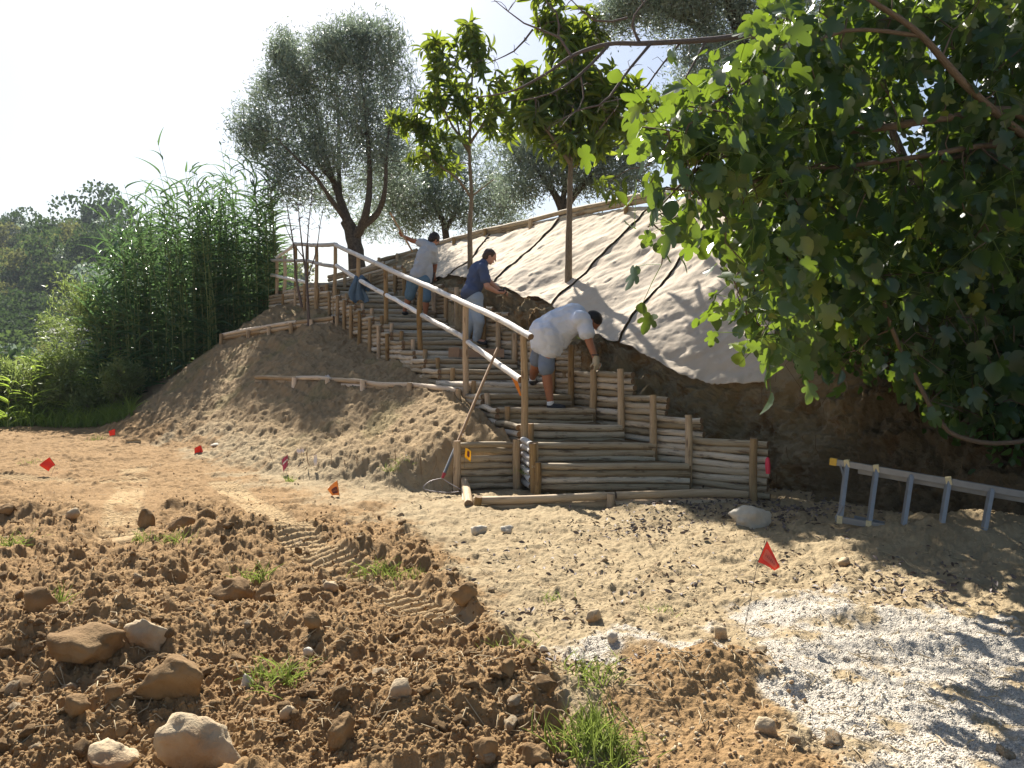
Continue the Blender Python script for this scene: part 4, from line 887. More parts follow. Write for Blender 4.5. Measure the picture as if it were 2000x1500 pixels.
def in_polys(n, polys):
    xs = [q[0] for p in polys for q in p]; ys = [q[1] for p in polys for q in p]; out = []
    while sum(len(o) for o in out) < n:
        x = rng.uniform(min(xs), max(xs), n * 2); y = rng.uniform(min(ys), max(ys), n * 2); m = np.zeros(len(x), bool)
        for p in polys: m |= inpoly(x, y, p)
        out.append(np.stack([x[m], y[m]], -1))
    return np.concatenate(out)[:n]
def place(pxy, D): return np.stack([(pxy[:, 0] - 1000) * D / F, D, EYE + (HZ - pxy[:, 1]) * D / F], -1)
def fig():
    t = thing('fig_tree', P(2150, 780, 7.2), 'fig tree with large lobed leaves filling the upper right', 'fig tree'); mb = MB()
    limbs = [([P(2250, 900, 7.4), P(2150, 600, 7.2), P(2080, 330, 6.9), P(1990, 222, 6.7), P(1850, 230, 6.5), P(1720, 250, 6.5), P(1600, 262, 6.5), P(1480, 285, 6.0), P(1380, 320, 5.4), P(1320, 370, 5.1)], .055, .008),
             ([P(2080, 330, 6.9), P(1950, 285, 6.6), P(1800, 305, 6.4), P(1650, 325, 6.5), P(1560, 330, 6.1), P(1450, 360, 5.4)], .028, .008),
             ([P(2130, 560, 7.2), P(1980, 290, 7.2), P(1860, 310, 7.0), P(1720, 335, 6.9), P(1600, 400, 7.1), P(1500, 440, 7.2), P(1430, 430, 7.3)], .024, .007),
             ([P(2080, 330, 6.9), P(1900, 180, 6.3), P(1800, 70, 6.1), P(1700, 0, 6.0), P(1600, -60, 6)], .035, .012), ([P(1800, 70, 6.1), P(1650, 60, 6.1), P(1530, 120, 5.9), P(1440, 170, 5.4), P(1330, 250, 5.0)], .018, .006),
             ([P(1560, 330, 6.6), P(1640, 420, 6.8), P(1700, 480, 6.9), P(1720, 560, 7.0), P(1745, 650, 7.0), P(1790, 740, 7.0), P(1840, 830, 6.95), P(1890, 858, 6.9), P(1960, 866, 6.85), P(2060, 850, 6.9)], .016, .022),
             ([P(1720, 560, 7.0), P(1640, 520, 7.0), P(1560, 540, 7.1), P(1500, 590, 7.2)], .02, .008), ([P(1480, 285, 6.6), P(1500, 380, 6.8), P(1440, 480, 7.0), P(1460, 570, 7.1)], .02, .008)]
    poly_a = [[(1290, 250), (1330, 150), (1400, 150), (1480, 50), (1560, -60), (2120, -60), (2120, 480), (1900, 500), (1700, 600), (1580, 570), (1520, 560), (1450, 520), (1400, 440), (1330, 390), (1285, 330)]]
    n = 760; pp = in_polys(n, poly_a); D = np.interp(pp[:, 0], [1300, 1420, 1560, 1700, 2000], [4.75, 4.95, 5.8, 6.3, 6.3]) + rng.random(n) * np.interp(pp[:, 0], [1300, 1450, 1650], [.6, 1.0, 2.3]); T = place(pp, D)
    tr = place(in_polys(120, [[(1240, 250), (1310, 240), (1330, 380), (1300, 530), (1240, 520), (1270, 420), (1215, 300)], [(1420, 520), (1510, 520), (1500, 690), (1440, 660)]]), rng.uniform(4.7, 5.3, 120))
    T = np.concatenate([T, tr[::4]])
    T = np.concatenate([T, place(in_polys(170, [[(1500, 560), (1620, 560), (2120, 450), (2120, 840), (1900, 800), (1760, 720), (1640, 690), (1520, 660)]]), rng.uniform(7.0, 7.9, 170))])
    tips = grow(mb, limbs, T, .006, None, 6, -.02, .1); mb.build('trunk', M['bark_fig'], t)
    tp = np.repeat(np.array([q[0] for q in tips]), 8, 0); n = len(tp)
    o = tp + rng.normal(0, .14, (n, 3)); d = rng.normal(0, .6, (n, 3)); d[:, 2] -= .75; d[:, 0] -= .15
    nr = rng.normal(0, .8, (n, 3)) + [-.1, -.45, .35]; sc = rng.uniform(.08, .195, n); mb = MB()
    keep = ~((o[:, 1] < 4.4)); sc = sc * np.interp(o[:, 1], [4.7, 6], [.82, 1])
    px = 1000 + F * o[:, 0] / o[:, 1]; py = HZ - (o[:, 2] - EYE) * F / o[:, 1]
    gap = inpoly(px, py, [(1790, 40), (1860, 60), (1850, 180), (1800, 200)]) | inpoly(px, py, [(1740, 215), (1830, 210), (1820, 290), (1750, 290)]) | (fbm(px * .012, py * .012, 77, 2) > .33)
    keep &= ~(gap & (rng.random(n) < .85)); keep &= ~((px < 1450) & (rng.random(n) < .58)); rnd_ov = rng.random(n) < .22
    k1 = keep & ~rnd_ov; k2 = keep & rnd_ov; instances(mb, *LEAF_FIG, o[k1], d[k1], nr[k1], sc[k1], rng.random(n)[k1], sc[k1] * rng.uniform(.75, 1.15, n)[k1]); instances(mb, *LEAF_OV, o[k2], d[k2], nr[k2], sc[k2] * .95, rng.random(n)[k2], sc[k2] * .8); mb.build('crown', M['fig'], t)
    mb = MB()
    for a, b in zip(tp[keep][::2], o[keep][::2]):
        tube(mb, [a, (a + b) / 2 + [0, 0, .01], b], [.003, .0025, .002], 3, False)
    mb.build('leaf_stalks', M['sprout'], t)
fig()
def creeper():
    t = thing('creeper', P(1850, 700, 8.4), 'dark tangle of creeper hanging over the bank at the right edge', 'creeper'); mb = MB()
    u = rng.uniform(6.25, 9, 13000); v = rng.uniform(.3, 3, 13000); lim = np.interp(u, [6.5, 7, 7.6, 9], [1.25, .85, .50, .3]); k = v > lim
    B = bank(u[k], v[k]); n = len(B); B = B + rng.normal(0, .12, (n, 3)) + np.array([-.12, -.45, .12]) * rng.random((n, 1)) * 1.3
    d = rng.normal(0, .6, (n, 3)); d[:, 2] -= .7; sc = rng.uniform(.055, .12, n)
    instances(mb, *LEAF_OV, B, d, rng.normal(0, .45, (n, 3)) + [-.2, -.8, .6], sc, rng.random(n), sc * .75); mb.build('foliage', M['creeper'], t)
    mb = MB()
    for i in range(46):
        uu = random.uniform(6.4, 9); q = bank(np.array([uu] * 7) + np.linspace(0, random.uniform(-.35, .35), 7), np.linspace(random.uniform(1.6, 3), random.uniform(.6, 1.2), 7)) + rng.normal(0, .08, (7, 3)) + [-.1, -.35, .1]
        tube(mb, q, np.linspace(.009, .003, 7), 4, False)
    mb.build('stems', M['root'], t)
    # big leaved saplings in the shade
    t = thing('fig_shoot', P(1830, 830, 7.1), 'low fig shoot with pale round leaves just above the ladder', 'fig shoot'); mb = MB()
    pts = [(1812, 805), (1818, 795), (1862, 815), (1875, 825), (1905, 670), (1925, 640), (1960, 600), (1940, 575), (1740, 600), (1780, 615), (1985, 690), (1900, 760), (1950, 745), (1850, 640), (1990, 560), (1760, 690), (1690, 620), (1840, 560)]
    o = np.array([P(x, y, random.uniform(6.6, 7.4)) for x, y in pts]); n = len(o); d = rng.normal(0, .4, (n, 3)) + [0, -.2, -.8]
    instances(mb, *LEAF_FIG, o, d, rng.normal(0, .3, (n, 3)) + [-.2, -.7, .5], rng.uniform(.13, .18, n), rng.random(n)); mb.build('foliage', M['fig'], t)
    mb = MB(); [tube(mb, [q, q + [.02, .05, .10], P(2000, 800, 7.2) * .35 + q * .65], [.003, .003, .004], 4, False) for q in o]; mb.build('stems', M['bark_fig'], t)
creeper()
# finish the small spray
def spray():
    t = bpy.data.objects['hanging_leaf_spray']; mb = MB(); c = P(1190, 355, 10.5); n = 26
    o = c + rng.normal(0, 1, (n, 3)) * [.13, .1, .09]; d = rng.normal(0, .5, (n, 3)) + [-.2, 0, -.6]; sc = rng.uniform(.12, .2, n)
    instances(mb, *LEAF_LOQ, o, d, rdir(n, .8), sc, rng.random(n), sc * .28); mb.build('foliage', M['loquat'], t)
    mb = MB(); tube(mb, smooth_path([P(1300, 250, 9.5), P(1270, 320, 10), P(1230, 330, 10.3), c], 12), np.linspace(.012, .004, 12), 5, False); mb.build('stem', M['bark_fig'], t)
spray()

def reed_clump(label, n, pxr, Dr, topf, botz, seed):
    t = thing('reed_clump', P((pxr[0] + pxr[1]) / 2, 760, (Dr[0] + Dr[1]) / 2), label, 'giant reeds', 'giant reed clumps left of the slope'); ms = MB(); O, Dd, S, W = [], [], [], []
    for i in range(n):
        px = random.uniform(*pxr); D = random.uniform(*Dr); x = (px - 1000) * D / F; z0 = float(hfun(np.array([x]), np.array([D]), False)[0]) - .1
        top = EYE + (HZ - (topf(px) + random.gauss(0, 26))) * D / F; h = max(1.2, top - z0) * random.uniform(.62, 1.04)
        lean = rng.normal(0, .06, 2) * h + np.array([-.05, -.03]) * h
        tt = np.linspace(0, 1, 7); path = np.stack([x + lean[0] * tt ** 2, D + lean[1] * tt ** 2, z0 + h * tt], -1)
        tube(ms, path, np.linspace(.013, .004, 7), 4, False)
        for s in np.arange(.05, 1.0, .062):
            if random.random() < .92:
                k = int(s * 6); q = path[k] + (path[min(6, k + 1)] - path[k]) * (s * 6 - k); th = random.uniform(0, 6.28); up = random.uniform(.35, 1.1) + (.6 if s > .9 else 0)
                O.append(q); Dd.append([math.cos(th), math.sin(th) * .8, up]); S.append(random.uniform(.38, .75) * (1 - .3 * s)); W.append(random.uniform(.042, .070))
    ms.build('canes', M['cane'], t); mb = MB(); O = np.array(O); Dd = np.array(Dd); S = np.array(S)
    instances(mb, *LEAF_REED, O, Dd, np.array([[0, 0, 1.]]) + rng.normal(0, .25, (len(O), 3)), S * 1.15, rng.random(len(O)), np.array(W)); mb.build('leaves', M['reed'], t)
tf = lambda px: np.interp(px, [150, 200, 260, 330, 380, 430, 480, 540], [600, 500, 430, 385, 345, 350, 330, 345])
reed_clump('left shorter part of the giant reed thicket, leaning over the brush', 95, (185, 300), (17.9, 20.5), tf, 0, 1)
reed_clump('tall dense middle of the giant reed thicket behind the bare slope', 130, (290, 430), (18.7, 21.5), tf, 0, 2)
reed_clump('tallest giant reeds next to the landing corner', 100, (420, 545), (19.4, 22), tf, 0, 3)
def sprout_reeds():
    spots = [(15, 15.9, 745), (65, 16.4, 700), (85, 17.0, 690), (120, 17.3, 740), (170, 17.4, 735), (30, 16.8, 780), (200, 17.8, 755), (140, 16.9, 790), (50, 17.5, 760), (215, 18, 700)]
    labs = ['lone young reed at the left edge of the picture', 'young reed with a tall pale tip, left of a slightly taller one', 'young reed with arching leaves at the field edge', 'young reed rising before the grey brush', 'bright young reed just left of the brush trunk', 'low young reed near the left edge', 'young reed at the foot of the big thicket', 'low leafy young reed in the grass', 'young reed in front of the far trees', 'thin young reed leaning out of the thicket']
    for (px, D, ty), lb in zip(spots, labs):
        x = (px - 1000) * D / F; z0 = hz(x, D) - .05; top = P(px, ty, D)[2]; t = thing('young_reed', (x, D, z0), lb, 'reed', 'young reeds at the field edge'); ms = MB()
        h = top - z0; tt = np.linspace(0, 1, 6); path = np.stack([x + .05 * h * tt ** 2 * random.choice((-1, 1)), D + 0 * tt, z0 + h * tt], -1); tube(ms, path, np.linspace(.012, .004, 6), 4, False); ms.build('cane', M['cane'], t)
        n = 22; s = rng.uniform(.1, 1, n); O = np.stack([np.interp(s, tt, path[:, i]) for i in range(3)], -1); th = rng.uniform(0, 6.28, n); Dd = np.stack([np.cos(th), np.sin(th), rng.uniform(.4, 1.3, n)], -1); mb = MB()
        instances(mb, *LEAF_REED, O, Dd, np.array([[0, 0, 1.]]) + rng.normal(0, .2, (n, 3)), rng.uniform(.25, .5, n), rng.random(n), np.full(n, .035)); mb.build('leaves', M['sprout'], t)
sprout_reeds()
def brush():
    D = 18.8
    small_leaf_tree('grey_shrub', 'loose grey green shrub between the reeds and the far wooded hill', 'shrub', P(215, 800, D), [([P(218, 800, D), P(212, 760, D), P(190, 720, D), P(150, 680, D)], .09, .02), ([P(212, 750, D), P(200, 680, D), P(170, 610, D)], .05, .012), ([P(212, 760, D), P(235, 700, D), P(230, 640, D)], .04, .01)],
        [(150,590,D,50,40,.8,.4),(175,650,D,65,45,1,.7),(140,710,D,60,40,1,.6),(200,720,D,55,40,1,.6),(110,650,D+1,35,35,.8,.3),(180,770,D,50,25,.8,.4)], 130, 22, .10, M['bush'], M['bark_olive'], .2)
    for i, (px, py, r, lb) in enumerate([(100, 760, 60, 'taller green bush left of the grey shrub'), (20, 770, 50, 'green bush at the left margin below the dark hill tree'), (170, 820, 45, 'low bush where the brown field ends'), (60, 800, 60, 'low green bush at the far left edge of the field'), (130, 800, 45, 'low leafy bush just left of the grey shrub'), (20, 840, 40, 'grassy green bush at the left margin'), (240, 770, 30, 'small bush tucked under the reeds')]):
        D = 17.4
        small_leaf_tree('bush', lb, 'bush', P(px, py + 20, D), [([P(px, py + 30, D), P(px, py, D)], .02, .01)], [(px, py - 15, D, r, 45, .8, 1)], 110, 30, .11, M['bush'], M['bark_grey'], .16, 'bushes along the field edge')
    # leafless multi-stem shrub by the landing
    D = 15.9; b = P(600, 640, D); t = thing('leafless_shrub', b, 'leafless upright shrub with thin dark stems in front of the landing', 'shrub'); mb = MB()
    limbs = [([P(603, 640, D), P(600, 560, D), P(590, 480, D), P(582, 400, D)], .03, .008), ([P(606, 642, D), P(598, 540, D - .1), P(602, 450, D), P(610, 380, D)], .022, .006), ([P(590, 600, 16.3), P(578, 540, 16.3), P(572, 470, 16.3), P(560, 400, 16.3)], .028, .008),
             ([P(600, 545, D), P(618, 490, D), P(625, 440, D), P(633, 400, D)], .014, .005), ([P(594, 505, D), P(570, 470, D), P(553, 430, D)], .012, .005)]
    T = blob_targets([(590, 420, D, 45, 55, .5, 1), (600, 370, D, 38, 40, .4, .6)], 90); grow(mb, limbs, T, .0045, None, 5); mb.build('stems', M['bark_bare'], t)
brush()

# ------------------------------------------------------------------ far wooded hill
def hill_trees():
    protos = []
    for kind in range(5):
        mb = MB(); n = 1500; lob = [(rng.normal(0, .45, 3) * [1, 1, .6] + [0, 0, 0], random.uniform(.5, .85)) for _ in range(7)]
        O = []
        for c, r in lob:
            d = rdir(n // 7, .25); O.append(c + d * r * rng.uniform(.75, 1.05, (len(d), 1)))
        O = np.concatenate(O) * [1, 1, .85] + [0, 0, 1.15]; m = len(O); sc = rng.uniform(.07, .17, m)
        instances(mb, *LEAF_OV, O, rdir(m), rdir(m, .6), sc, rng.random(m), sc * .9)
        me = mb.build('tree_crown', [M['wood_a'], M['wood_b'], M['wood_c'], M['wood_a'], M['olive']][kind])
        tb = MB(); tube(tb, [(0, 0, -.6), (.05, 0, .3), (0, 0, 1.0)], [.12, .09, .05], 5, False); tr = tb.build('tree_trunk', M['bark_olive'])
        protos.append((me.data, tr.data)); bpy.data.objects.remove(me); bpy.data.objects.remove(tr)
    def put(px, D, s, kind, label, group, zs=1.0, name='hill_tree'):
        x = (px - 1000) * D / F; z = float(hfun(np.array([x]), np.array([D]), False)[0])
        t = thing(name, (x, D, z), label, 'tree', group); t.scale = (s, s, s * zs); t.rotation_euler = (0, 0, random.uniform(0, 6.28))
        for nm, me in zip(('crown', 'trunk'), protos[kind]):
            o = bpy.data.objects.new(nm, me); COL.objects.link(o); o.parent = t
    put(190, 205, 6.2, 1, 'big dark round tree standing highest on the far ridge', 'trees on the wooded hill', 1.15)
    put(185, 150, 5.0, 1, 'dark cypress like tree on the hillside below the ridge tree', 'trees on the wooded hill', 1.2)
    put(120, 208, 3.6, 0, 'rounded tree on the ridge left of the big dark one', 'trees on the wooded hill', 1.1)
    put(60, 75, 3.0, 1, 'dark bushy tree low on the hill near the pale cottage', 'trees on the wooded hill')
    cnt = 0; kinds = [0, 0, 1, 2, 3, 4]
    for D in np.geomspace(55, 222, 22):
        w = 3.3 + D * .008
        for x in np.arange(-D * .75, -D * .12, w * 1.05):
            xx = x + random.uniform(-.5, .5) * w; DD = D * random.uniform(.97, 1.03); px = 1000 + F * xx / DD
            if px < -140 or px > 560 or cnt > 288: continue
            s = random.uniform(.75, 1.45) * w * .62; k = random.choice(kinds)
            zone = ('on the ridge' if D > 180 else 'high on the slope' if D > 130 else 'halfway up' if D > 90 else 'low on the slope' if D > 68 else 'at the foot') + (' at the left edge' if px < 30 else ' left' if px < 110 else ' middle' if px < 200 else ' right' if px < 300 else ' behind the reeds')
            lab = ('big ' if s > w * .74 else 'small ' if s < w * .56 else '') + ['mid green', 'dark green', 'yellowish', 'mid green', 'greyish'][k] + ' hill tree, ' + zone
            put(px, DD, s, k, lab, 'trees on the wooded hill', random.uniform(.85, 1.25)); cnt += 1
    # undergrowth between them: one mass
    mb = MB(); n = 60000; D = np.exp(rng.uniform(math.log(38), math.log(235), n)); px = rng.uniform(-250, 700, n); x = (px - 1000) * D / F
    z = hfun(x, D, False) + rng.uniform(-.2, 1.9, n) * (1 + D * .004); O = np.stack([x, D, z], -1); sc = rng.uniform(.4, .9, n) * (.6 + D * .006)
    instances(mb, *LEAF_THIN, O, rdir(n), rdir(n, .8), sc, rng.random(n), sc * .8); tag(mb.build('undergrowth', M['wood_a']), kind='stuff')
    # pale cottage
    c = P(140, 652, 95); z = hfun(np.array([c[0]]), np.array([95.]), False)[0]
    t = thing('cottage', (c[0], 95, z), 'pale cottage with a grey roof half hidden low on the hill', 'cottage'); mb = MB(); hh = c[2] - z
    box(mb, (c[0], 95, z + hh / 2), (1.9, 0, 0), (0, 1.6, 0), (0, 0, hh / 2)); mb.build('wall', M['dark_room'], t)
    mb = MB(); v = [(c[0] - 2.2, 93, c[2]), (c[0] + 2.2, 93, c[2]), (c[0] + 2.2, 97, c[2]), (c[0] - 2.2, 97, c[2]), (c[0] - 2.2, 95, c[2] + .7), (c[0] + 2.2, 95, c[2] + .7)]
    mb.add(v, [(0, 1, 5, 4), (2, 3, 4, 5), (0, 4, 3), (1, 2, 5), (0, 3, 2, 1)], None, .5, 0, False); mb.build('roof', M['roof_tile'], t)
hill_trees()

# ------------------------------------------------------------------ ground litter: rocks, clods, grass, leaves
def ico(sub):
    import bmesh
    bm = bmesh.new(); bmesh.ops.create_icosphere(bm, subdivisions=sub, radius=1); v = np.array([q.co[:] for q in bm.verts]); f = np.array([[q.index for q in fc.verts] for fc in bm.faces]); bm.free(); return v, f
IC1, IC2, IC3, IC4 = ico(1), ico(2), ico(3), ico(4)
def rockshape(seed, iv, ang=.25, rough=.12):
    v = iv.copy(); r = np.random.default_rng(seed)
    for _ in range(13):     # chop facets
        n = r.normal(0, 1, 3); n /= np.linalg.norm(n); c = r.uniform(.45, .85); d = v @ n; v = v - np.maximum(0, d - c)[:, None] * n * (1 - ang)
    q = v * 2.2; v = v * (1 + rough * (fbm(q[:, 0] + seed, q[:, 1] + q[:, 2] * .7, seed, 3) + fbm(q[:, 2] - seed, q[:, 0] * .6 + q[:, 1], seed + 5, 4)))[:, None]; return v
ROCKS = [  # px, py (centre), width px, height px, material, label
 (328,1325,135,95,'clod','large rounded earthy boulder in the left foreground'),(378,1460,150,110,'stone','large flat topped boulder cut by the bottom edge, left of centre'),(205,1485,95,50,'stone','pale angular stone at the bottom edge left of the big boulder'),
 (150,1275,140,65,'clod','dark jagged lump of clay in the left foreground'),(278,1245,75,60,'stone','grey brown stone half buried above the big earthy boulder'),(68,1180,60,45,'clod','blocky clod near the left edge with weeds beside it'),
 (455,1160,75,38,'clod','long flat clod in the tilled soil'),(515,1165,45,38,'clod','lump joined to the right of the long flat clod'),(665,1432,70,58,'clod','smooth round boulder in the centre left foreground'),(775,1352,48,42,'stone','pale oval stone in the loose soil'),
 (905,1165,62,42,'clod','block of clay on the furrow edge, right of the tyre track'),(1470,1012,74,42,'palestone','pale grey boulder by the front log frame'),(1500,1425,52,42,'stone','tan rock in the right foreground'),(138,1005,30,24,'stone','rounded tan stone on the left field'),(10,997,30,24,'clod','round stone cut by the left edge'),
 (352,1028,55,26,'clod','low lump of clay beside a taller clod'),(285,1015,32,34,'clod','upright clod in the field near the tyre marks'),(145,1380,44,42,'clod','round clod left of the earthy boulder'),(220,1360,36,46,'clod','tall clod just left of the earthy boulder'),(1075,1412,50,42,'clod','clay ball at the right edge of the tilled soil'),
 (1050,1480,62,50,'clod','crumbly clod next to the grass at the bottom'),(945,1460,50,46,'clod','clod at the bottom centre'),(610,1222,45,28,'clod','flattened brown stone in mid field'),(645,1148,30,18,'stone','small tan stone beside the tyre track'),(1405,1238,26,28,'stone','small upright stone left of the white gravel'),
 (935,1037,32,20,'palestone','pale rounded stone before the log frame'),(990,1035,24,14,'palestone','flat pale stone before the log frame'),(1160,1205,30,22,'stone','tan stone on the dusty path'),(1195,1245,26,20,'palestone','pale pebble stone on the dusty path'),(420,870,20,8,'palestone','white stone at the foot of the slope'),
 (1060,1270,22,16,'palestone','pale stone at the end of the tilled soil'),(480,1335,30,26,'palestone','small white stone near the weeds'),(600,1275,22,14,'palestone','small white stone in the tilled soil'),(560,1395,34,26,'stone','cream stone half buried at the lower left'),(1650,1100,26,18,'stone','stone on the sandy rise in front of the ladder'),
 (235,1430,30,24,'clod','clod above the bottom left stones'),(40,1340,44,30,'clod','broad clod near the left edge, lower part'),(30,1240,34,32,'clod','rounded clod at the left edge'),(820,1290,42,36,'clod','clod on the ridge in the centre'),(990,1310,34,34,'clod','clod on the right flank of the tilled ridge')]
def build_rocks():
    for i, (px, py, w, h, mt, lab) in enumerate(ROCKS):
        foot = py + h * .38; z0 = 0.
        D = F * EYE / (foot - HZ)
        for _ in range(4): x = (px - 1000) * D / F; z0 = hz(x, D); D = .5 * D + .5 * F * (EYE - z0) / (foot - HZ)
        sx = w * D / F / 2 * 1.12; sz = h * D / F / 2 * 1.4; v = rockshape(700 + i, ang=.25, rough=.24, iv= IC4[0] if w > 60 else IC3[0]) * [sx, sx * .85, sz]
        c = np.array([(px - 1000) * D / F, D + sx * .3, z0 + sz * .42]); mb = MB(); mb.add(v + c, (IC4[1] if w > 60 else IC3[1]), None, random.random()); tag(mb.build('boulder' if w > 70 else 'stone', M[mt], origin=c), lab, 'boulder' if w > 70 else 'stone')
    # countable mid-size clods and stones
    shapes = []
    for s in range(10):
        for mt in ('clod', 'stone'):
            mb = MB(); mb.add(rockshape(800 + s, IC3[0], .08, .34), IC3[1], None, .5); o = mb.build('soil_clod', M[mt]); shapes.append(o.data); bpy.data.objects.remove(o)
    cnt = 0
    while cnt < 230:
        py = 950 + 560 * random.random() ** .8; px = random.uniform(-40, 2040)
        till = float(MK_TILL(np.array([px]), np.array([py]))[0]); q = G(px, py)
        if random.random() > (.95 if till > .5 else .07): continue
        if float(hfun(q[0:1], q[1:2], False)[0]) > .35 or (q[1] > 7.6 and q[0] > -.9): continue
        s = random.uniform(.018, .042) * (1.25 if random.random() < .2 else 1); k = random.randrange(20); st = (k % 2 == 1)
        if st and till > .5 and random.random() < .75: k -= 1; st = False
        if not st and till < .5: k += 1; st = True
        o = bpy.data.objects.new('small_stone' if st else 'soil_clod', shapes[k]); COL.objects.link(o)
        o.location = (q[0], q[1], hz(q[0], q[1]) + s * .3); o.scale = (s * random.uniform(.8, 1.4), s * random.uniform(.8, 1.2), s * random.uniform(.6, 1)); o.rotation_euler = (random.uniform(-.5, .5), random.uniform(-.5, .5), random.uniform(0, 6.28))
        col = 'far left' if px < 260 else 'left' if px < 560 else 'middle left' if px < 860 else 'centre' if px < 1150 else 'centre right' if px < 1500 else 'right'
        row = 'far back' if py < 1050 else 'mid field' if py < 1180 else 'foreground' if py < 1340 else 'bottom edge'
        szw = 'tiny' if s < .024 else 'small' if s < .034 else 'fist sized'
        if st: tag(o, szw + ' loose tan stone, ' + col + ' part of the ground, ' + row, 'stone', 'small stones on the ground, %s, %s' % (col, row))
        else: tag(o, szw + ' brown clod in the tilled soil, ' + col + ' part, ' + row, 'clod', 'small clods in the tilled soil, %s, %s' % (col, row))
        cnt += 1
    # crumbs: uncountable
    for nm, mt, n, pol, smin, smax in (('soil_crumbs', 'clod', 13000, MK_TILL, .003, .016), ('gravel', 'palestone', 5200, MK_GRAV, .004, .010), ('pebbles', 'stone', 2600, None, .004, .014)):
        pyy = 900 + 620 * rng.random(n * 3) ** .9; pxx = rng.uniform(-60, 2060, n * 3)
        if pol is not None: m = pol(pxx, pyy) > rng.uniform(.2, .8, len(pxx))
        else: m = (MK_TILL(pxx, pyy) < .4) & (MK_GRAV(pxx, pyy) < .5)
        pxx, pyy = pxx[m][:n], pyy[m][:n]; Y = F * EYE / (pyy - HZ); X = (pxx - 1000) * Y / F; ok = ~((Y > 7.7) & (X > -.8)); X, Y = X[ok], Y[ok]; Z = hfun(X, Y); k = len(X)
        sc = smin + (smax - smin) * rng.random(k) ** 2.2; mb = MB(); v0 = rockshape(5, IC1[0], .4, .3)
        instances(mb, v0, [tuple(f) for f in IC1[1]], np.stack([X, Y, Z + sc * .3], -1), rdir(k), rdir(k), sc, rng.random(k), sc * rng.uniform(.8, 1.3, k)); tag(mb.build(nm, M[mt]), kind='stuff')
build_rocks()

def grass_tuft(px, py, n, h, label, mtl='grass', spread=.08, z=None, D=None):
    q = G(px, py) if D is None else P(px, py, D)
    if D is None:
        for _ in range(3): zz = hz(q[0], q[1]); q = G(px, py, min(zz, 1.2)); 
        q[2] = hz(q[0], q[1])
    t = q; mb = MB(); o = q + rng.normal(0, 1, (n, 3)) * [spread, spread, 0]; d = rng.normal(0, .5, (n, 3)); d[:, 2] = rng.uniform(.5, 1.2, n)
    sc = h * rng.uniform(.5, 1.15, n); instances(mb, *LEAF_REED, o, d, rdir(n, .2), sc, rng.random(n), rng.uniform(.0025, .005, n)); tag(mb.build('grass_tuft', M[mtl], origin=q), label, 'grass tuft')
TUFTS = [(1150,1450,220,.14,'large grass tuft at the bottom centre beside the tilled soil',.12),(1185,1490,120,.12,'grass tuft at the bottom edge right of the clods',.10),(530,1335,90,.11,'weed tuft with dry roots in the lower left soil',.07),(570,1320,40,.09,'small green tuft beside the weeds in the lower left',.05),(20,1070,70,.13,'bright grass tuft at the left edge',.10),
 (740,1115,80,.12,'sparse grass patch on the furrow in the centre',.16),(810,1135,60,.10,'trailing grass right of the sparse patch',.10),(112,1185,40,.14,'weed leaning on a blocky clod at the left',.04),(285,1055,30,.1,'small green tuft behind the clay lump',.05),(345,1060,36,.12,'green weed blades in the left mid field',.06),(1150,1320,90,.10,'low grass among the dark leaf litter',.16),(1000,1250,50,.10,'thin grass at the end of the tilled soil',.07),
 (565,912,40,.10,'bright yellow green seedling beside the pink ribbon',.03),(500,860,40,.14,'small clump of green blades on the lower slope',.06),(1080,1160,24,.07,'tiny green plant on the dusty path',.04),(60,905,40,.09,'green weeds by the left red flag',.15),(1300,1200,24,.06,'tiny sprouts on the sandy ground',.10),(190,860,40,.12,'yellow green weed by the field edge',.08)]
for (px, py, n, h, lb, s) in TUFTS: grass_tuft(px, py, n, h, lb, 'grass', min(s, .075))
for (px, py, D, lb) in ((860, 742, 11.9, 'small tuft on the slope by the stairs'), (1030, 925, 9.0, 'small bright weed in the bed behind the front frame'), (770, 920, 9.25, 'mossy tuft on the cut edge of the slope'), (790, 905, 9.3, 'green moss tuft above the cut edge'), (1140, 668, 11.6, 'small bright plant behind the bending man')):
    grass_tuft(px, py, 40, .12, lb, 'sprout' if px > 1000 else 'grass', .05, None, D)
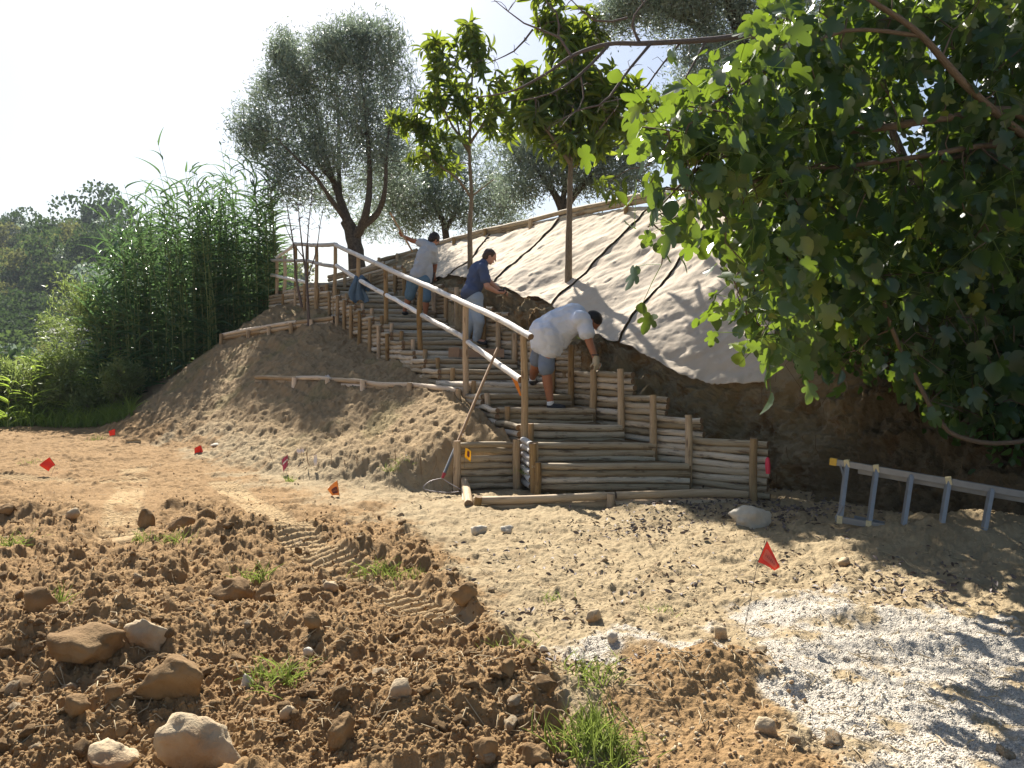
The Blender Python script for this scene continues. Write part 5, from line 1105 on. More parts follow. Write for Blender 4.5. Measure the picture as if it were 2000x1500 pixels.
def field_grass():
    mb = MB(); n = 9000; D = rng.uniform(16.2, 21, n); px = rng.uniform(-200, 260, n); x = (px - 1000) * D / F; z = hfun(x, D); k = (hfun(x, D, False) < .5)
    O = np.stack([x, D, z], -1)[k]; m = len(O); d = rng.normal(0, .35, (m, 3)); d[:, 2] = 1; sc = rng.uniform(.15, .45, m)
    instances(mb, *LEAF_REED, O, d, rdir(m), sc, rng.random(m), np.full(m, .018)); tag(mb.build('field_grass', M['sprout']), kind='stuff')
    # dark leaf litter and straw
    mb = MB(); P0 = []
    for (px, py, r, c) in ((1260, 1040, 40, 70), (1340, 1010, 90, 260), (1440, 985, 80, 220), (1200, 1050, 60, 60), (1530, 1010, 60, 200), (1750, 1160, 80, 80), (1600, 1000, 80, 160), (1120, 1340, 60, 70), (1060, 1210, 50, 40), (1480, 950, 40, 120), (1850, 1180, 90, 60), (1240, 1330, 40, 30), (1400, 1060, 120, 60), (1150, 1130, 120, 60), (1350, 1140, 140, 70), (1600, 1130, 120, 60), (1000, 1080, 80, 30), (1750, 1110, 120, 60), (700, 960, 140, 40)):
        q = rng.normal(0, 1, (c, 2)) * [r, r * .22] + [px, py]; q[:, 1] = np.maximum(q[:, 1], 940); P0.append(q)
    q = np.concatenate(P0); Y = F * EYE / (q[:, 1] - HZ); X = (q[:, 0] - 1000) * Y / F; Z = hfun(X, Y); n = len(X)
    O = np.stack([X, Y, Z + rng.uniform(.005, .03, n)], -1); d = rdir(n); d[:, 2] *= .35; sc = rng.uniform(.018, .055, n); instances(mb, *LEAF_OV, O, d, rdir(n, 1.0), sc, rng.random(n), sc * .45); tag(mb.build('leaf_litter', M['litter']), kind='stuff')
    mb = MB()
    for i in range(1300):
        px, py = random.uniform(0, 2000), 880 + 600 * random.random(); q = G(px, py)
        if q[1] > 7.6 and q[0] > -.9: continue
        a = random.uniform(0, 6.28); L = random.uniform(.02, .11); e1 = q + [L * math.cos(a), L * math.sin(a), 0]; m1 = (q + e1) / 2 + rng.normal(0, L * .12, 3) * [1, 1, 0]
        pts = np.array([q, m1, e1]); pts[:, 2] = hfun(pts[:, 0], pts[:, 1]) + .008 + [0, random.uniform(0, .02), random.uniform(0, .015)]; tube(mb, pts, [.0022, .0028, .0015], 4, False)
    for i in range(260):      # debris on the slope
        x = random.uniform(-5, -.7); y = random.uniform(9.2, 14.5); zb = float(hfun(np.array([x]), np.array([y]), False)[0])
        if zb < .15 or x > .4 - (y - 9) * .55: continue
        a = random.uniform(0, 6.28); L = random.uniform(.02, .07); pts = np.array([[x, y, 0], [x + L * math.cos(a), y + L * math.sin(a), 0]]); pts[:, 2] = hfun(pts[:, 0], pts[:, 1]) + [.01, .025]; tube(mb, pts, [.003, .002], 4, False)
    tag(mb.build('straw_bits', M['straw']), kind='stuff')
    mb = MB()
    for i in range(70):     # roots hanging from the cut banks
        if i < 30: x = random.uniform(-3, -.7); y = np.interp(x, [-3, -.7], [10.1, 9.05]) - .02; p = np.array([x, y, random.uniform(.15, .42)])
        else: p = bank(np.array([random.uniform(6.05, 8.6)]), np.array([random.uniform(.3, 1.1)]))[0] + [-.05, -.14, 0]
        L = random.uniform(.08, .3); pts = np.array([p, p + rng.normal(0, .03, 3) - [0, .02, L * .5], p + rng.normal(0, .05, 3) - [0, .03, L]]); tube(mb, pts, [.004, .003, .0015], 4, False)
    tag(mb.build('hanging_roots', M['root']), kind='stuff')
field_grass()

# ------------------------------------------------------------------ objects
def flag(px_base, py_base, quad, m, label, D=None, panelq=None, panelm=None, ink=None, z=0):
    b = G(px_base, py_base) if D is None else P(px_base, py_base, D)
    if D is None: b[2] = hz(b[0], b[1])
    D = b[1]; t = thing('marker_flag', b, label, 'flag', 'marker flags stuck in the ground')
    c = [P(x, y, D + dd) for x, y, dd in quad]      # 0 top of staff, 1 bottom of staff, 2 outer bottom, 3 outer top
    mb = MB(); tube(mb, [b - [0, 0, .05], c[1], c[0]], [.0018, .0018, .0018], 5); mb.build('wire_staff', M['stake_wire'], t)
    n = 14; s = np.linspace(0, 1, n); Ug, Vg = np.meshgrid(s, s)
    def srf(u, v): 
        q = c[0] * ((1 - u) * (1 - v))[..., None] + c[1] * ((1 - u) * v)[..., None] + c[2] * (u * v)[..., None] + c[3] * (u * (1 - v))[..., None]
        w = np.linalg.norm(c[3] - c[0]); q = q + np.stack([0 * u, w * .12 * np.sin(u * 5 + v * 2) * u, w * .05 * np.sin(u * 3.1)], -1); return q
    V = srf(Ug, Vg); v, f = grid_mesh(V); N = gnormals(V); v2, f2 = grid_mesh(V + N * .0008); mb = MB(); mb.add(v, f, None, .5); mb.add(v2, f2[:, ::-1], None, .5); cl = mb.build('flag_cloth', m, t)
    if panelm:
        u0, u1, v0, v1 = panelq; uu = np.linspace(u0, u1, 12); vv = np.linspace(v0, v1, 5); Ug, Vg = np.meshgrid(uu, vv)
        inset = np.abs((Ug - (u0 + u1) / 2) / (u1 - u0) * 2) ** 6 * .3; Vg = (Vg - (v0 + v1) / 2) * (1 - inset) + (v0 + v1) / 2
        V = srf(Ug, Vg); N = gnormals(V); sgn = -1 if N[..., 1].mean() > 0 else 1
        v, f = grid_mesh(V + N * sgn * .002); mb = MB(); mb.add(v, f, None, .5); mb.build('print_panel', panelm, cl)
        if ink:
            mb = MB()
            for k in range(6):
                a0 = u0 + (u1 - u0) * (.16 + .12 * k); w = (u1 - u0) * .04
                for (du, dv0, dv1) in ((0, .36, .64), (w, .36 if k % 2 else .5, .64)):
                    Ug, Vg = np.meshgrid(np.array([a0 + du, a0 + du + w * .5]), np.array([v0 + (v1 - v0) * dv0, v0 + (v1 - v0) * dv1])); V = srf(Ug, Vg); v, f = grid_mesh(V + N[0, 0] * sgn * .004); mb.add(v, f, None, .5)
            mb.build('lettering', ink, cl)
flag(1450, 1242, [(1498,1056,0),(1480,1098,0),(1514,1116,-.02),(1521,1106,-.02)], M['flag_red'], 'bright red flag with a pale print on a tall wire at the gravel edge', None, (.12, .9, .22, .78), M['flag_pale'], M['flag_ink'])
flag(97, 925, [(97,893,0),(108,908,0),(94,921,-.01),(78,908,-.01)], M['flag_red'], 'red diamond shaped flag, leftmost on the field')
flag(221, 866, [(225,838,0),(225,850,0),(214,852,0),(213,842,0)], M['flag_red'], 'small red flag farthest away on the field')
flag(390, 895, [(397,884,0),(393,870,0),(379,876,0),(381,888,0)], M['flag_red'], 'red flag at the foot of the slope between the reeds and the pink ribbon')
flag(655, 976, [(659,938,0),(663,968,0),(648,968,0),(640,955,0)], M['flag_orange'], 'orange flag with a maroon print at the foot of the slope', None, (.12, .75, .35, .85), M['flag_brown'], M['flag_orange'])
flag(557, 926, [(562,888,0),(562,910,0),(553,922,0),(551,898,0)], M['flag_pink'], 'dull pink ribbon with a white tie on the cut edge of the slope', 10.0, (.0, .9, .35, .48), M['white_tape'])
flag(907, 905, [(909,875,0),(907,893,0),(919,903,-.03),(920,881,-.05)], M['flag_yellow'], 'yellow crumpled flag pinned on the log wall of the bed', 8.95, (.4, .8, .15, .7), M['flag_brown'])

def ladder():
    A = P(1628, 902, 7.25); B = P(2060, 976, 6.35); C = P(1632, 1013, 7.05); Dd = P(2060, 1085, 6.2); t = thing('ladder', C, 'aluminium two section ladder lying on its side against the cut bank', 'ladder')
    def bar(name, a, b, w, h, m, up=(0, 0, 1)):
        a = np.array(a); b = np.array(b); d = b - a; L = np.linalg.norm(d); d /= L; u = np.cross(d, up); u /= np.linalg.norm(u); v = np.cross(u, d); mb = MB(); box(mb, (a + b) / 2, d * L / 2, u * w / 2, v * h / 2)
        o = mb.build(name, m, t); bv = o.modifiers.new('b', 'BEVEL'); bv.width = .003; bv.segments = 2; return o
    bar('side_rail', A, B, .03, .055, M['alu']); bar('side_rail', C, Dd, .03, .055, M['alu'])
    back = np.array([.03, .09, -.055]); bar('side_rail', A + (B - A) * .13 + back, B + back, .028, .045, M['alu']); bar('side_rail', C + (Dd - C) * .10 + back + [0, 0, .07], Dd + back, .028, .045, M['alu'])
    d = (B - A) / np.linalg.norm(B - A); d2 = (Dd - C) / np.linalg.norm(Dd - C)
    bar('end_cap', A - d * .03, A + d * .03, .038, .062, M['alu_cap'])
    for i, px in enumerate((1660, 1728, 1805, 1885, 1972)):
        s = (px - 1628) / 432.0; s = s * .93; s2 = max(.01, (px - 1628 - 26) / 432.0 * .93 + .01)
        a = A + (B - A) * s; b = C + (Dd - C) * s2
        bar('rung', b, a, .035, .045, M['alu'], (0, 1, 0))
        if i in (0, 1, 3): bar('rung_joint', a - d * .022 + [0, -.003, 0], a + d * .022 + [0, -.003, .012], .045, .066, M['alu_joint'])
        if i in (0, 1): bar('rung_joint', b - d2 * .022, b + d2 * .022, .045, .066, M['alu_joint'])
    a = A + (B - A) * .03; b = A + (B - A) * .068 + [-.03, -.01, -.11]; bar('brace', a, b, .012, .03, M['alu'], (0, 1, 0))
    a = C + (Dd - C) * .0; b = C + (Dd - C) * .03 + [.012, 0, .12]; bar('brace', a, b, .012, .04, M['alu'], (0, 1, 0))
ladder()
def rake():
    top, mid, fer, low = P(972, 680, 10.05), P(892, 868, 9.12), P(868, 924, 8.9), P(864, 934, 8.88); t = thing('cultivator', low, 'long wooden handled tool with metal end and wire tines leaning on the lower rail', 'garden tool')
    mb = MB(); tube(mb, [mid, (mid + top) / 2 + [0, 0, .004], top], [.017, .018, .016], 10); mb.build('handle', M['handle'], t)
    mb = MB(); tube(mb, [fer, mid], [.017, .019], 10); mb.build('socket', M['alu'], t)
    mb = MB(); tube(mb, [low, fer], [.014, .021], 10); mb.build('ferrule', M['metal_red'], t)
    for pts in ([(864,934,8.88),(840,940,8.8),(828,955,8.75),(870,962,8.72),(900,960,8.78)], [(864,934,8.88),(880,945,8.86),(904,958,8.8)]):
        mb = MB(); tube(mb, smooth_path([P(*q) for q in pts], 16), .005, 6); mb.build('tine', M['wire'], t)
rake()
def small_things():
    # cloth hanging over the lower rail
    c = P(703, 548, 15.3); t = None; mb = MB(); n, m = 40, 26; u = np.linspace(0, 1, n); w = np.linspace(-1, 1, m); U, W = np.meshgrid(u, w)
    wid = (.115 + .035 * np.sin(U * 9)); ang = (U - .42) * 6.2
    X = c[0] + W * wid * (1 + .35 * np.abs(U - .45)) + .03 * np.sin(U * 7); drop = np.where(U < .42, (.42 - U) * .62, (U - .42) * .78)
    Y = c[1] + np.where(U < .42, .075, -.075) * np.clip(np.abs(U - .42) * 12, 0, 1) + .03 * np.sin(W * 7 + U * 5)
    Z = c[2] + .06 - drop - .03 * np.cos(W * 5 + U * 3); V = np.stack([X, Y, Z], -1); v, f = grid_mesh(V); N = gnormals(V); v2, f2 = grid_mesh(V + N * .022)
    mb.add(v, f, None, .5); mb.add(v2, f2[:, ::-1], None, .5); tag(mb.build('jacket', M['jacket'], origin=c), 'crumpled dark blue jacket hung over the lower rail', 'jacket')
    # orange strip under the rail joint
    a, b = P(1005, 738, 9.5), P(1016, 773, 9.45); mb = MB(); dx = np.array([.028, 0, 0])
    mb.add([a - dx * 1.2, a + dx * .9, b + dx * .6, b - dx * .2, a - dx * 1.2 + [0, .012, 0], a + dx * .9 + [0, .012, 0], b + dx * .6 + [0, .012, 0], b - dx * .2 + [0, .012, 0]], [(0, 1, 2, 3), (7, 6, 5, 4), (0, 4, 5, 1), (1, 5, 6, 2), (2, 6, 7, 3), (3, 7, 4, 0)], None, .5, 0, False)
    tag(mb.build('plastic_strip', M['orange'], origin=a), 'orange plastic strip hanging below the end of the lower rail', 'plastic strip')
    # pink red tube
    a, b = P(1499, 893, 8.2), P(1500, 925, 8.2); mb = MB(); tube(mb, [a, a + (b - a) * .12, (a + b) / 2, b], [.008, .022, .027, .022], 12); tag(mb.build('plastic_tube', M['pinkred'], origin=b), 'pinkish red plastic tube hanging at the right end of the log wall', 'plastic tube')
    # boards on the ninth step
    for (x0, x1, y0, y1, dd, lb) in ((876, 897, 679, 697, 12.3, 'small brown board leaning on the ninth step'), (895, 985, 682, 697, 12.36, 'wide brown board lying along the ninth step')):
        c = P((x0 + x1) / 2, (y0 + y1) / 2, dd); mb = MB(); box(mb, c, ((x1 - x0) / 2 * dd / F, 0, 0), (0, .02, .008), (0, .03, (y1 - y0) / 2 * dd / F)); o = mb.build('board', M['board'], origin=c); tag(o, lb, 'board')
    # white plastic scraps on the slope
    for i, (px, py, D, w, h, lb) in enumerate([(588,880,10.4,14,10,'white scrap of plastic on the slope above the pink ribbon'),(617,898,9.75,6,22,'white strip of plastic hanging over the cut edge'),(640,735,12.9,8,5,'white pebble like scrap by the edging logs'),(262,880,13.3,30,8,'pale dead twigs at the foot of the slope')]):
        c = P(px, py, D); c[2] = max(c[2], hz(c[0], c[1]) + .015); mb = MB(); n = 6; s = np.linspace(-.5, .5, n); U, W = np.meshgrid(s, s)
        V = np.stack([c[0] + U * w * D / F, c[1] - .03 + .01 * np.sin(W * 9), c[2] + W * h * D / F + .01 * np.sin(U * 8)], -1); v, f = grid_mesh(V); mb.add(v, f, None, .5); v2, f2 = grid_mesh(V + [0, .004, 0]); mb.add(v2, f2[:, ::-1], None, .5)
        tag(mb.build('plastic_scrap' if i < 3 else 'dead_twig', M['white_tape'] if i < 3 else M['straw'], origin=c), lb, 'scrap' if i < 3 else 'twig')
small_things()

# ------------------------------------------------------------------ people
def capsule(mb, a, b, r0, r1, k=14):
    a = np.asarray(a, float); b = np.asarray(b, float); d = b - a; L = np.linalg.norm(d) + 1e-9; d = d / L; ts, rs = [], []
    for q in (-1, -.92, -.7, -.38): ts.append(q * r0); rs.append(r0 * math.sqrt(max(0.0004, 1 - q * q)))
    for q in np.linspace(0, 1, 5): ts.append(q * L); rs.append(r0 + (r1 - r0) * q)
    for q in (.38, .7, .92, 1): ts.append(L + q * r1); rs.append(r1 * math.sqrt(max(0.0004, 1 - q * q)))
    tube(mb, a + np.array(ts)[:, None] * d, np.array(rs), k, True, .5)
def ell(mb, c, rx, ry, rz, ax=None):
    v = IC3[0] * [rx, ry, rz]
    if ax is not None: v = v @ np.array(ax)
    mb.add(v + np.asarray(c), IC3[1], None, .5)
def basis(fwd, up=(0, 0, 1)):
    f = np.array(fwd, float); f /= np.linalg.norm(f); s = np.cross(f, up); s /= np.linalg.norm(s); u = np.cross(s, f); return s, f, u
def fuse(mb, name, m, parent, vox=.012, smooth=4, wrinkle=0.0):
    o = mb.build(name + '_tmp', m, parent); rm = o.modifiers.new('r', 'REMESH'); rm.mode = 'VOXEL'; rm.voxel_size = vox; rm.use_smooth_shade = True
    sm = o.modifiers.new('s', 'SMOOTH'); sm.factor = .5; sm.iterations = smooth
    dg = bpy.context.evaluated_depsgraph_get(); me = bpy.data.meshes.new_from_object(o.evaluated_get(dg)); bpy.data.objects.remove(o)
    if wrinkle:
        n = len(me.vertices); co = np.zeros(n * 3, np.float32); me.vertices.foreach_get('co', co); co = co.reshape(-1, 3); no = np.zeros(n * 3, np.float32); me.vertices.foreach_get('normal', no); no = no.reshape(-1, 3)
        w = fbm(co[:, 0] * 6 + co[:, 2] * 14, co[:, 2] * 5 - co[:, 0] * 7 + co[:, 1] * 8, 9, 3); co = co + no * (w * wrinkle)[:, None]; me.vertices.foreach_set('co', co.ravel().astype(np.float32)); me.update()
    me.name = name
    if not me.materials: me.materials.append(m)
    for p in me.polygons: p.use_smooth = True
    o2 = bpy.data.objects.new(name, me); COL.objects.link(o2); o2.parent = parent; return o2
def hand(mb, wrist, dirn, palm_n, curl=.9, s=1.0):
    d = np.array(dirn, float); d /= np.linalg.norm(d); n = np.array(palm_n, float); n -= d * n.dot(d); n /= np.linalg.norm(n); sd = np.cross(d, n)
    w = np.array(wrist, float); pc = w + d * .05 * s
    for k in (-1, -.33, .33, 1): capsule(mb, w + d * .012 + sd * .016 * k, w + d * .085 * s + sd * .028 * k * s, .014, .012, 8)
    for k, L in zip((-1, -.33, .33, 1), (.060, .078, .084, .074)):
        p = w + d * .088 * s + sd * .028 * k * s; q = d.copy(); nn = n.copy()
        for seg, f in enumerate((.45, .32, .23)):
            th = curl * (.55, .8, .6)[seg]; q2 = q * math.cos(th) + nn * math.sin(th); nn = nn * math.cos(th) - q * math.sin(th); q = q2; e2 = p + q * L * f * s; capsule(mb, p, e2, .0095 - seg * .0008, .0088 - seg * .0008, 8); p = e2
    p = w + d * .03 * s - sd * .03 * s; q = d * .6 - sd * .75 + n * .35; q /= np.linalg.norm(q); e1 = p + q * .035 * s; capsule(mb, p, e1, .012, .011, 8); q = d * .7 + n * .7; q /= np.linalg.norm(q); capsule(mb, e1, e1 + q * .032 * s, .0105, .009, 8)
def head(mb, c, fwd, up, r=.1):
    s, f, u = basis(fwd, up); A = np.array([s, f, u])
    ell(mb, c + u * .018, r * .76, r * .96, r * .98, A); ell(mb, c + f * .022 - u * .055, r * .60, r * .66, r * .62, A); ell(mb, c + f * .055 - u * .095, r * .30, r * .26, r * .22, A)
    capsule(mb, c + f * .094 + u * .012, c + f * .112 - u * .022, .009, .014, 8); ell(mb, c + f * .088 + u * .028, .045, .014, .009, A)
    ell(mb, c + f * .093 - u * .052, .024, .011, .006, A); ell(mb, c + f * .09 - u * .064, .021, .010, .006, A)
    for k in (-1, 1): ell(mb, c + s * k * r * .77 - u * .004 - f * .006, .010, .020, .031, A); ell(mb, c + s * k * .033 + f * .084 + u * .008, .014, .010, .008, A)
def hair(t, c, fwd, up, m, r=.1, back=.5, vox=.008):
    s, f, u = basis(fwd, up); A = np.array([s, f, u]); mb = MB(); ell(mb, c + u * .034 - f * .012, r * .86, r * 1.0, r * .92, A); ell(mb, c - f * .05 - u * .015, r * .74, r * .62, r * .78, A)
    o = fuse(mb, 'hair', m, t, vox, 2, .012); return o
def eyes(t, c, fwd, up):
    s, f, u = basis(fwd, up); A = np.array([s, f, u])
    for k in (-1, 1):
        mb = MB(); ell(mb, c + s * k * .033 + f * .091 + u * .008, .009, .006, .005, A); mb.build('eye', M['black'], t)

def man_white():
    D = 10.35; t = thing('person', P(1072, 795, D), 'man in white t shirt and grey shorts bending over the log wall', 'person')
    hipR, hipL = P(1075, 655, D - .09), P(1062, 656, D + .10); kneeR, ankR = P(1066, 722, D - .05), P(1075, 785, D - .05); kneeL, ankL = P(1046, 716, D + .35), P(1040, 738, D + .72)
    pel = P(1068, 648, D); waist = P(1085, 636, D); chest = P(1118, 625, D); neck = P(1138, 617, D); hc = P(1157, 627, D)
    shR, shL = P(1138, 622, D - .2), P(1132, 620, D + .2); elR, wrR = P(1151, 668, D - .26), P(1163, 702, D - .3); elL, wrL = P(1150, 662, D + .12), P(1165, 704, D - .08)
    hd = np.array([.55, -.12, -.80]); hu = np.array([.80, 0, .55])
    mb = MB(); capsule(mb, hipR, kneeR, .10, .066); capsule(mb, kneeR, kneeR + (ankR - kneeR) * .35, .062, .067); capsule(mb, kneeR + (ankR - kneeR) * .35, ankR, .067, .042)
    capsule(mb, hipL, kneeL, .10, .066); capsule(mb, kneeL, kneeL + (ankL - kneeL) * .35, .062, .066); capsule(mb, kneeL + (ankL - kneeL) * .35, ankL, .066, .042)
    capsule(mb, pel, waist, .16, .16); capsule(mb, waist, chest, .165, .165); capsule(mb, chest, neck, .13, .07); capsule(mb, neck, hc, .062, .062)
    capsule(mb, shR, shL, .075, .075)
    capsule(mb, shR, elR, .062, .05); capsule(mb, elR, wrR, .05, .032); capsule(mb, shL, elL, .058, .048); capsule(mb, elL, wrL, .048, .032)
    head(mb, hc, hd, hu, .11); hand(mb, wrR, [.1, 0, -1], [-.5, .6, -.1], .9); hand(mb, wrL, [.1, 0, -1], [-.3, -.6, 0], .8)
    for a, dr in ((ankR, [.9, -.1, 0]), (ankL, [.3, .9, 0])): dr = np.array(dr); capsule(mb, a - [0, 0, .045], a + dr * .15 - [0, 0, .06], .038, .03)
    fuse(mb, 'body', M['skin'], t, .0085, 3); hair(t, hc, hd, hu, M['hair'], .112); eyes(t, hc, hd, hu)
    mb = MB(); capsule(mb, P(1062, 650, D), waist, .185, .205); capsule(mb, waist, chest + [0, 0, .02], .205, .195); capsule(mb, P(1096, 638, D), P(1118, 626, D), .20, .195); capsule(mb, chest, neck - [.02, 0, .01], .18, .085); capsule(mb, shR - [.04, 0, 0], shL - [.04, 0, 0], .11, .11)
    capsule(mb, P(1075, 655, D), P(1080, 676, D), .185, .14); capsule(mb, P(1062, 650, D), P(1062, 668, D), .195, .17); capsule(mb, P(1100, 645, D), P(1095, 668, D), .16, .11); capsule(mb, P(1068, 652, D - .09), P(1074, 680, D - .07), .175, .15); capsule(mb, P(1086, 650, D - .07), P(1088, 686, D - .06), .13, .08)
    capsule(mb, shR, shR + (elR - shR) * .62, .095, .098); capsule(mb, shL, shL + (elL - shL) * .62, .092, .092); fuse(mb, 't_shirt', M['white_shirt'], t, .012, 7, .022)
    mb = MB(); capsule(mb, hipR + [0, .08, 0], kneeR - [0, 0, .0] + (hipR - kneeR) * .06, .105, .108); capsule(mb, hipL, kneeL + (hipL - kneeL) * .22, .13, .10); capsule(mb, hipR + [0, .07, -.03], hipL + [0, 0, -.03], .125, .13); fuse(mb, 'shorts', M['grey_short'], t, .014, 3, .015)
    for a, dr in ((ankR, [.9, -.1, 0]), (ankL, [.3, .9, 0])):
        dr = np.array(dr); mb = MB(); capsule(mb, a + [0, 0, .0], a - [0, 0, .04], .045, .046); fuse(mb, 'sock', M['sock'], t, .009, 2); mb = MB(); capsule(mb, a - [0, 0, .055], a + dr * .17 - [0, 0, .07], .048, .042); fuse(mb, 'shoe', M['shoe'], t, .009, 2)
    for w in (wrR, wrL):
        mb = MB(); n_ = [-.5, .6, -.1] if w is wrR else [-.3, -.6, 0]; hand(mb, w + [0, 0, .0], [.1, 0, -1], n_, .95, 1.12); capsule(mb, w + [0, 0, .03], w - [0, 0, .05], .036, .040); fuse(mb, 'glove', M['glove'], t, .007, 1)
    mb = MB(); th = np.linspace(0, 2 * math.pi, 20); c = wrR + [-.004, 0, .055]; tube(mb, np.stack([c[0] + .04 * np.cos(th), c[1] + .04 * np.sin(th), c[2] + 0 * th], -1), .009, 6, False); mb.build('wristwatch', M['black'], t)
def man_blue():
    D = 13.0; t = thing('person', P(925, 668, D), 'man in navy polo shirt and pale jeans hammering a peg at the matting edge', 'person')
    hipR, hipL = P(930, 583, D - .08), P(917, 583, D + .1); kneeR, ankR = P(936, 628, D - .12), P(931, 662, D + .02); kneeL, ankL = P(918, 626, D - .02), P(908, 662, D + .1)
    pel = P(923, 576, D); waist = P(925, 560, D); chest = P(934, 530, D); neck = P(946, 512, D); hc = P(957, 501, D - .02)
    shR, shL = P(944, 524, D - .19), P(934, 520, D + .18); elR, wrR = P(951, 560, D - .22), P(972, 571, D - .12); elL, wrL = P(958, 552, D + .05), P(978, 569, D + .08)
    hd = np.array([.85, .1, -.42]); hu = np.array([.42, 0, .85])
    mb = MB(); 
    for h, k, a in ((hipR, kneeR, ankR), (hipL, kneeL, ankL)): capsule(mb, h, k, .088, .058); capsule(mb, k, k + (a - k) * .35, .056, .058); capsule(mb, k + (a - k) * .35, a, .058, .038); capsule(mb, a - [0, 0, .03], a + [.12, -.06, -.045], .036, .03)
    capsule(mb, pel, waist, .125, .12); capsule(mb, waist, chest, .12, .13); capsule(mb, chest, neck, .11, .06); capsule(mb, neck, hc, .055, .055); capsule(mb, shR, shL, .065, .065)
    capsule(mb, shR, elR, .055, .045); capsule(mb, elR, wrR, .045, .030); capsule(mb, shL, elL, .053, .043); capsule(mb, elL, wrL, .043, .03); head(mb, hc, hd, hu, .098)
    hand(mb, wrR, [.95, .1, -.15], [0, .3, .9], 1.2); hand(mb, wrL, [.95, -.1, -.1], [0, -.2, -.9], 1.2)
    fuse(mb, 'body', M['skin2'], t, .0085, 3); hair(t, hc + np.array([-.01, 0, .004]), hd, hu, M['hair2'], .098); eyes(t, hc, hd, hu)
    mb = MB(); capsule(mb, P(921, 572, D), waist, .150, .145); capsule(mb, waist, chest, .145, .155); capsule(mb, chest, neck, .14, .075); capsule(mb, shR - [0.01, 0, 0], shL, .085, .085); capsule(mb, shR, shR + (elR - shR) * .62, .078, .082); capsule(mb, shL, shL + (elL - shL) * .62, .074, .078); capsule(mb, P(921, 568, D - .06), P(917, 574, D + .05), .14, .14); fuse(mb, 'polo_shirt', M['blue_shirt'], t, .013, 4, .022)
    mb = MB(); 
    for h, k, a in ((hipR, kneeR, ankR), (hipL, kneeL, ankL)): capsule(mb, h, k, .115, .085); capsule(mb, k, a, .083, .068)
    capsule(mb, hipR, hipL, .13, .13); fuse(mb, 'jeans', M['denim_pale'], t, .013, 3, .02)
    for a in (ankR, ankL): mb = MB(); capsule(mb, a - [0, 0, .045], a + [.14, -.06, -.06], .044, .038); fuse(mb, 'shoe', M['shoe'], t, .009, 2)
    # club hammer in his hand
    h = thing('hammer', P(983, 567, D - .02), 'black hammer held by the man in the navy polo', 'hammer'); mb = MB(); a, b = P(975, 568, D - .02), P(985, 566, D - .02); tube(mb, [a - [.06, 0, 0], b], [.011, .012], 8); mb.build('handle', M['black'], h)
    mb = MB(); s = P(986, 567, D - .02); box(mb, s, (.022, 0, .006), (0, .022, 0), (-.008, 0, .052)); mb.build('head', M['black'], h)
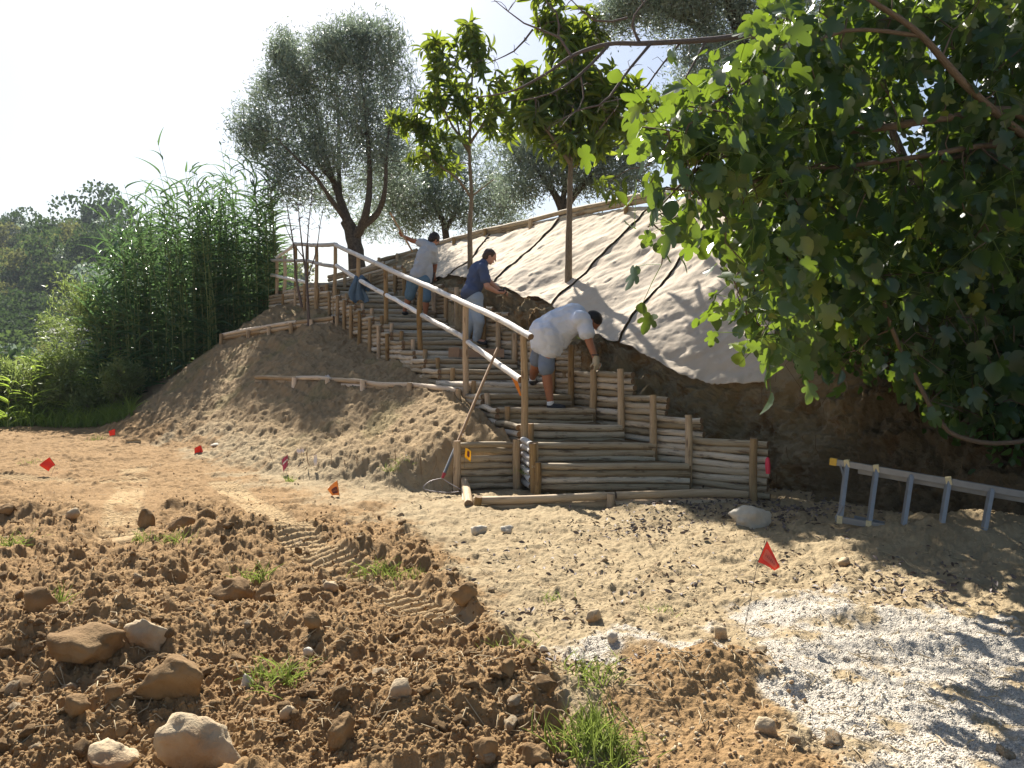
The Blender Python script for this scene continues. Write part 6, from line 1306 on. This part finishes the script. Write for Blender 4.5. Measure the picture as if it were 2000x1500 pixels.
def man_grey():
    D = 14.6; t = thing('person', P(815, 620, D), 'man in pale grey t shirt and denim shorts raising a pole, seen from behind', 'person')
    hipR, hipL = P(828, 548, D - .02), P(808, 548, D); kneeR, ankR = P(832, 582, D - .05), P(831, 612, D); kneeL, ankL = P(800, 578, D + .05), P(790, 606, D + .1)
    pel = P(818, 542, D); waist = P(822, 528, D); chest = P(832, 498, D); neck = P(842, 478, D); hc = P(848, 467, D + .03)
    shR, shL = P(846, 488, D - .06), P(828, 476, D + .02); elL, wrL = P(805, 470, D + .10), P(789, 462, D + .02); elR, wrR = P(850, 515, D + .12), P(848, 535, D + .22)
    hd = np.array([.65, .6, -.35]); hu = np.array([.35, 0, .9])
    mb = MB()
    for h, k, a in ((hipR, kneeR, ankR), (hipL, kneeL, ankL)): capsule(mb, h, k, .09, .058); capsule(mb, k, k + (a - k) * .35, .058, .062); capsule(mb, k + (a - k) * .35, a, .062, .038); capsule(mb, a - [0, 0, .03], a + [.05, .12, -.045], .036, .03)
    capsule(mb, pel, waist, .12, .115); capsule(mb, waist, chest, .12, .13); capsule(mb, chest, neck, .11, .058); capsule(mb, neck, hc, .055, .055); capsule(mb, shR, shL, .065, .065)
    capsule(mb, shL, elL, .052, .043); capsule(mb, elL, wrL, .043, .03); capsule(mb, shR, elR, .052, .043); capsule(mb, elR, wrR, .043, .03); head(mb, hc, hd, hu, .1)
    hand(mb, wrL, [-.6, 0, .6], [.3, -.8, .3], 1.2); hand(mb, wrR, [0, .1, -1], [.3, .8, 0], 1.2); fuse(mb, 'body', M['skin'], t, .0085, 3); hair(t, hc, hd, hu, M['hair'], .104)
    mb = MB(); capsule(mb, P(818, 535, D), waist, .16, .155); capsule(mb, waist, chest, .155, .17); capsule(mb, chest, neck - [0, 0, .02], .155, .075); capsule(mb, shR, shL, .09, .09); capsule(mb, shL, shL + (elL - shL) * .35, .075, .078); capsule(mb, shR, shR + (elR - shR) * .75, .078, .08); capsule(mb, P(835, 525, D - .02), P(838, 548, D - .02), .10, .06); fuse(mb, 't_shirt', M['grey_shirt'], t, .013, 4, .022)
    mb = MB()
    for h, k in ((hipR, kneeR), (hipL, kneeL)): capsule(mb, h, k, .12, .095)
    capsule(mb, hipR, hipL, .13, .13); fuse(mb, 'shorts', M['denim_short'], t, .013, 3, .015)
    for a in (ankR, ankL): mb = MB(); capsule(mb, a - [0, 0, .045], a + [.05, .14, -.06], .044, .038); fuse(mb, 'shoe', M['shoe'], t, .009, 2)
    mb = MB(); tube(mb, smooth_path([P(762, 415, D), P(776, 440, D), P(791, 466, D), P(806, 492, D + .1)], 10), .016, 8); tag(mb.build('pole', M['handle'], origin=P(762, 415, D)), 'wooden pole raised in the hand of the man in grey', 'pole')
    mb = MB(); tube(mb, [P(850, 525, D + .2), P(842, 562, D + .1)], .014, 8); tag(mb.build('iron_bar', M['black'], origin=P(842, 562, D)), 'short dark bar held low beside the thigh of the man in grey', 'bar')
man_white(); man_blue(); man_grey()

# ------------------------------------------------------------------ haze over the valley
HAZE = 0.00035
if HAZE:
    mb = MB(); box(mb, (0, 250, 35), (620, 0, 0), (0, 420, 0), (0, 0, 62)); m = bpy.data.materials.new('valley_haze'); m.use_nodes = True; nt = m.node_tree; nt.nodes.clear()
    out = nt.nodes.new('ShaderNodeOutputMaterial'); pv = nt.nodes.new('ShaderNodeVolumePrincipled'); pv.inputs['Color'].default_value = (.80, .88, 1, 1); pv.inputs['Density'].default_value = HAZE; pv.inputs['Anisotropy'].default_value = 0.0
    nt.links.new(pv.outputs[0], out.inputs['Volume']); tag(mb.build('haze', m), kind='stuff')
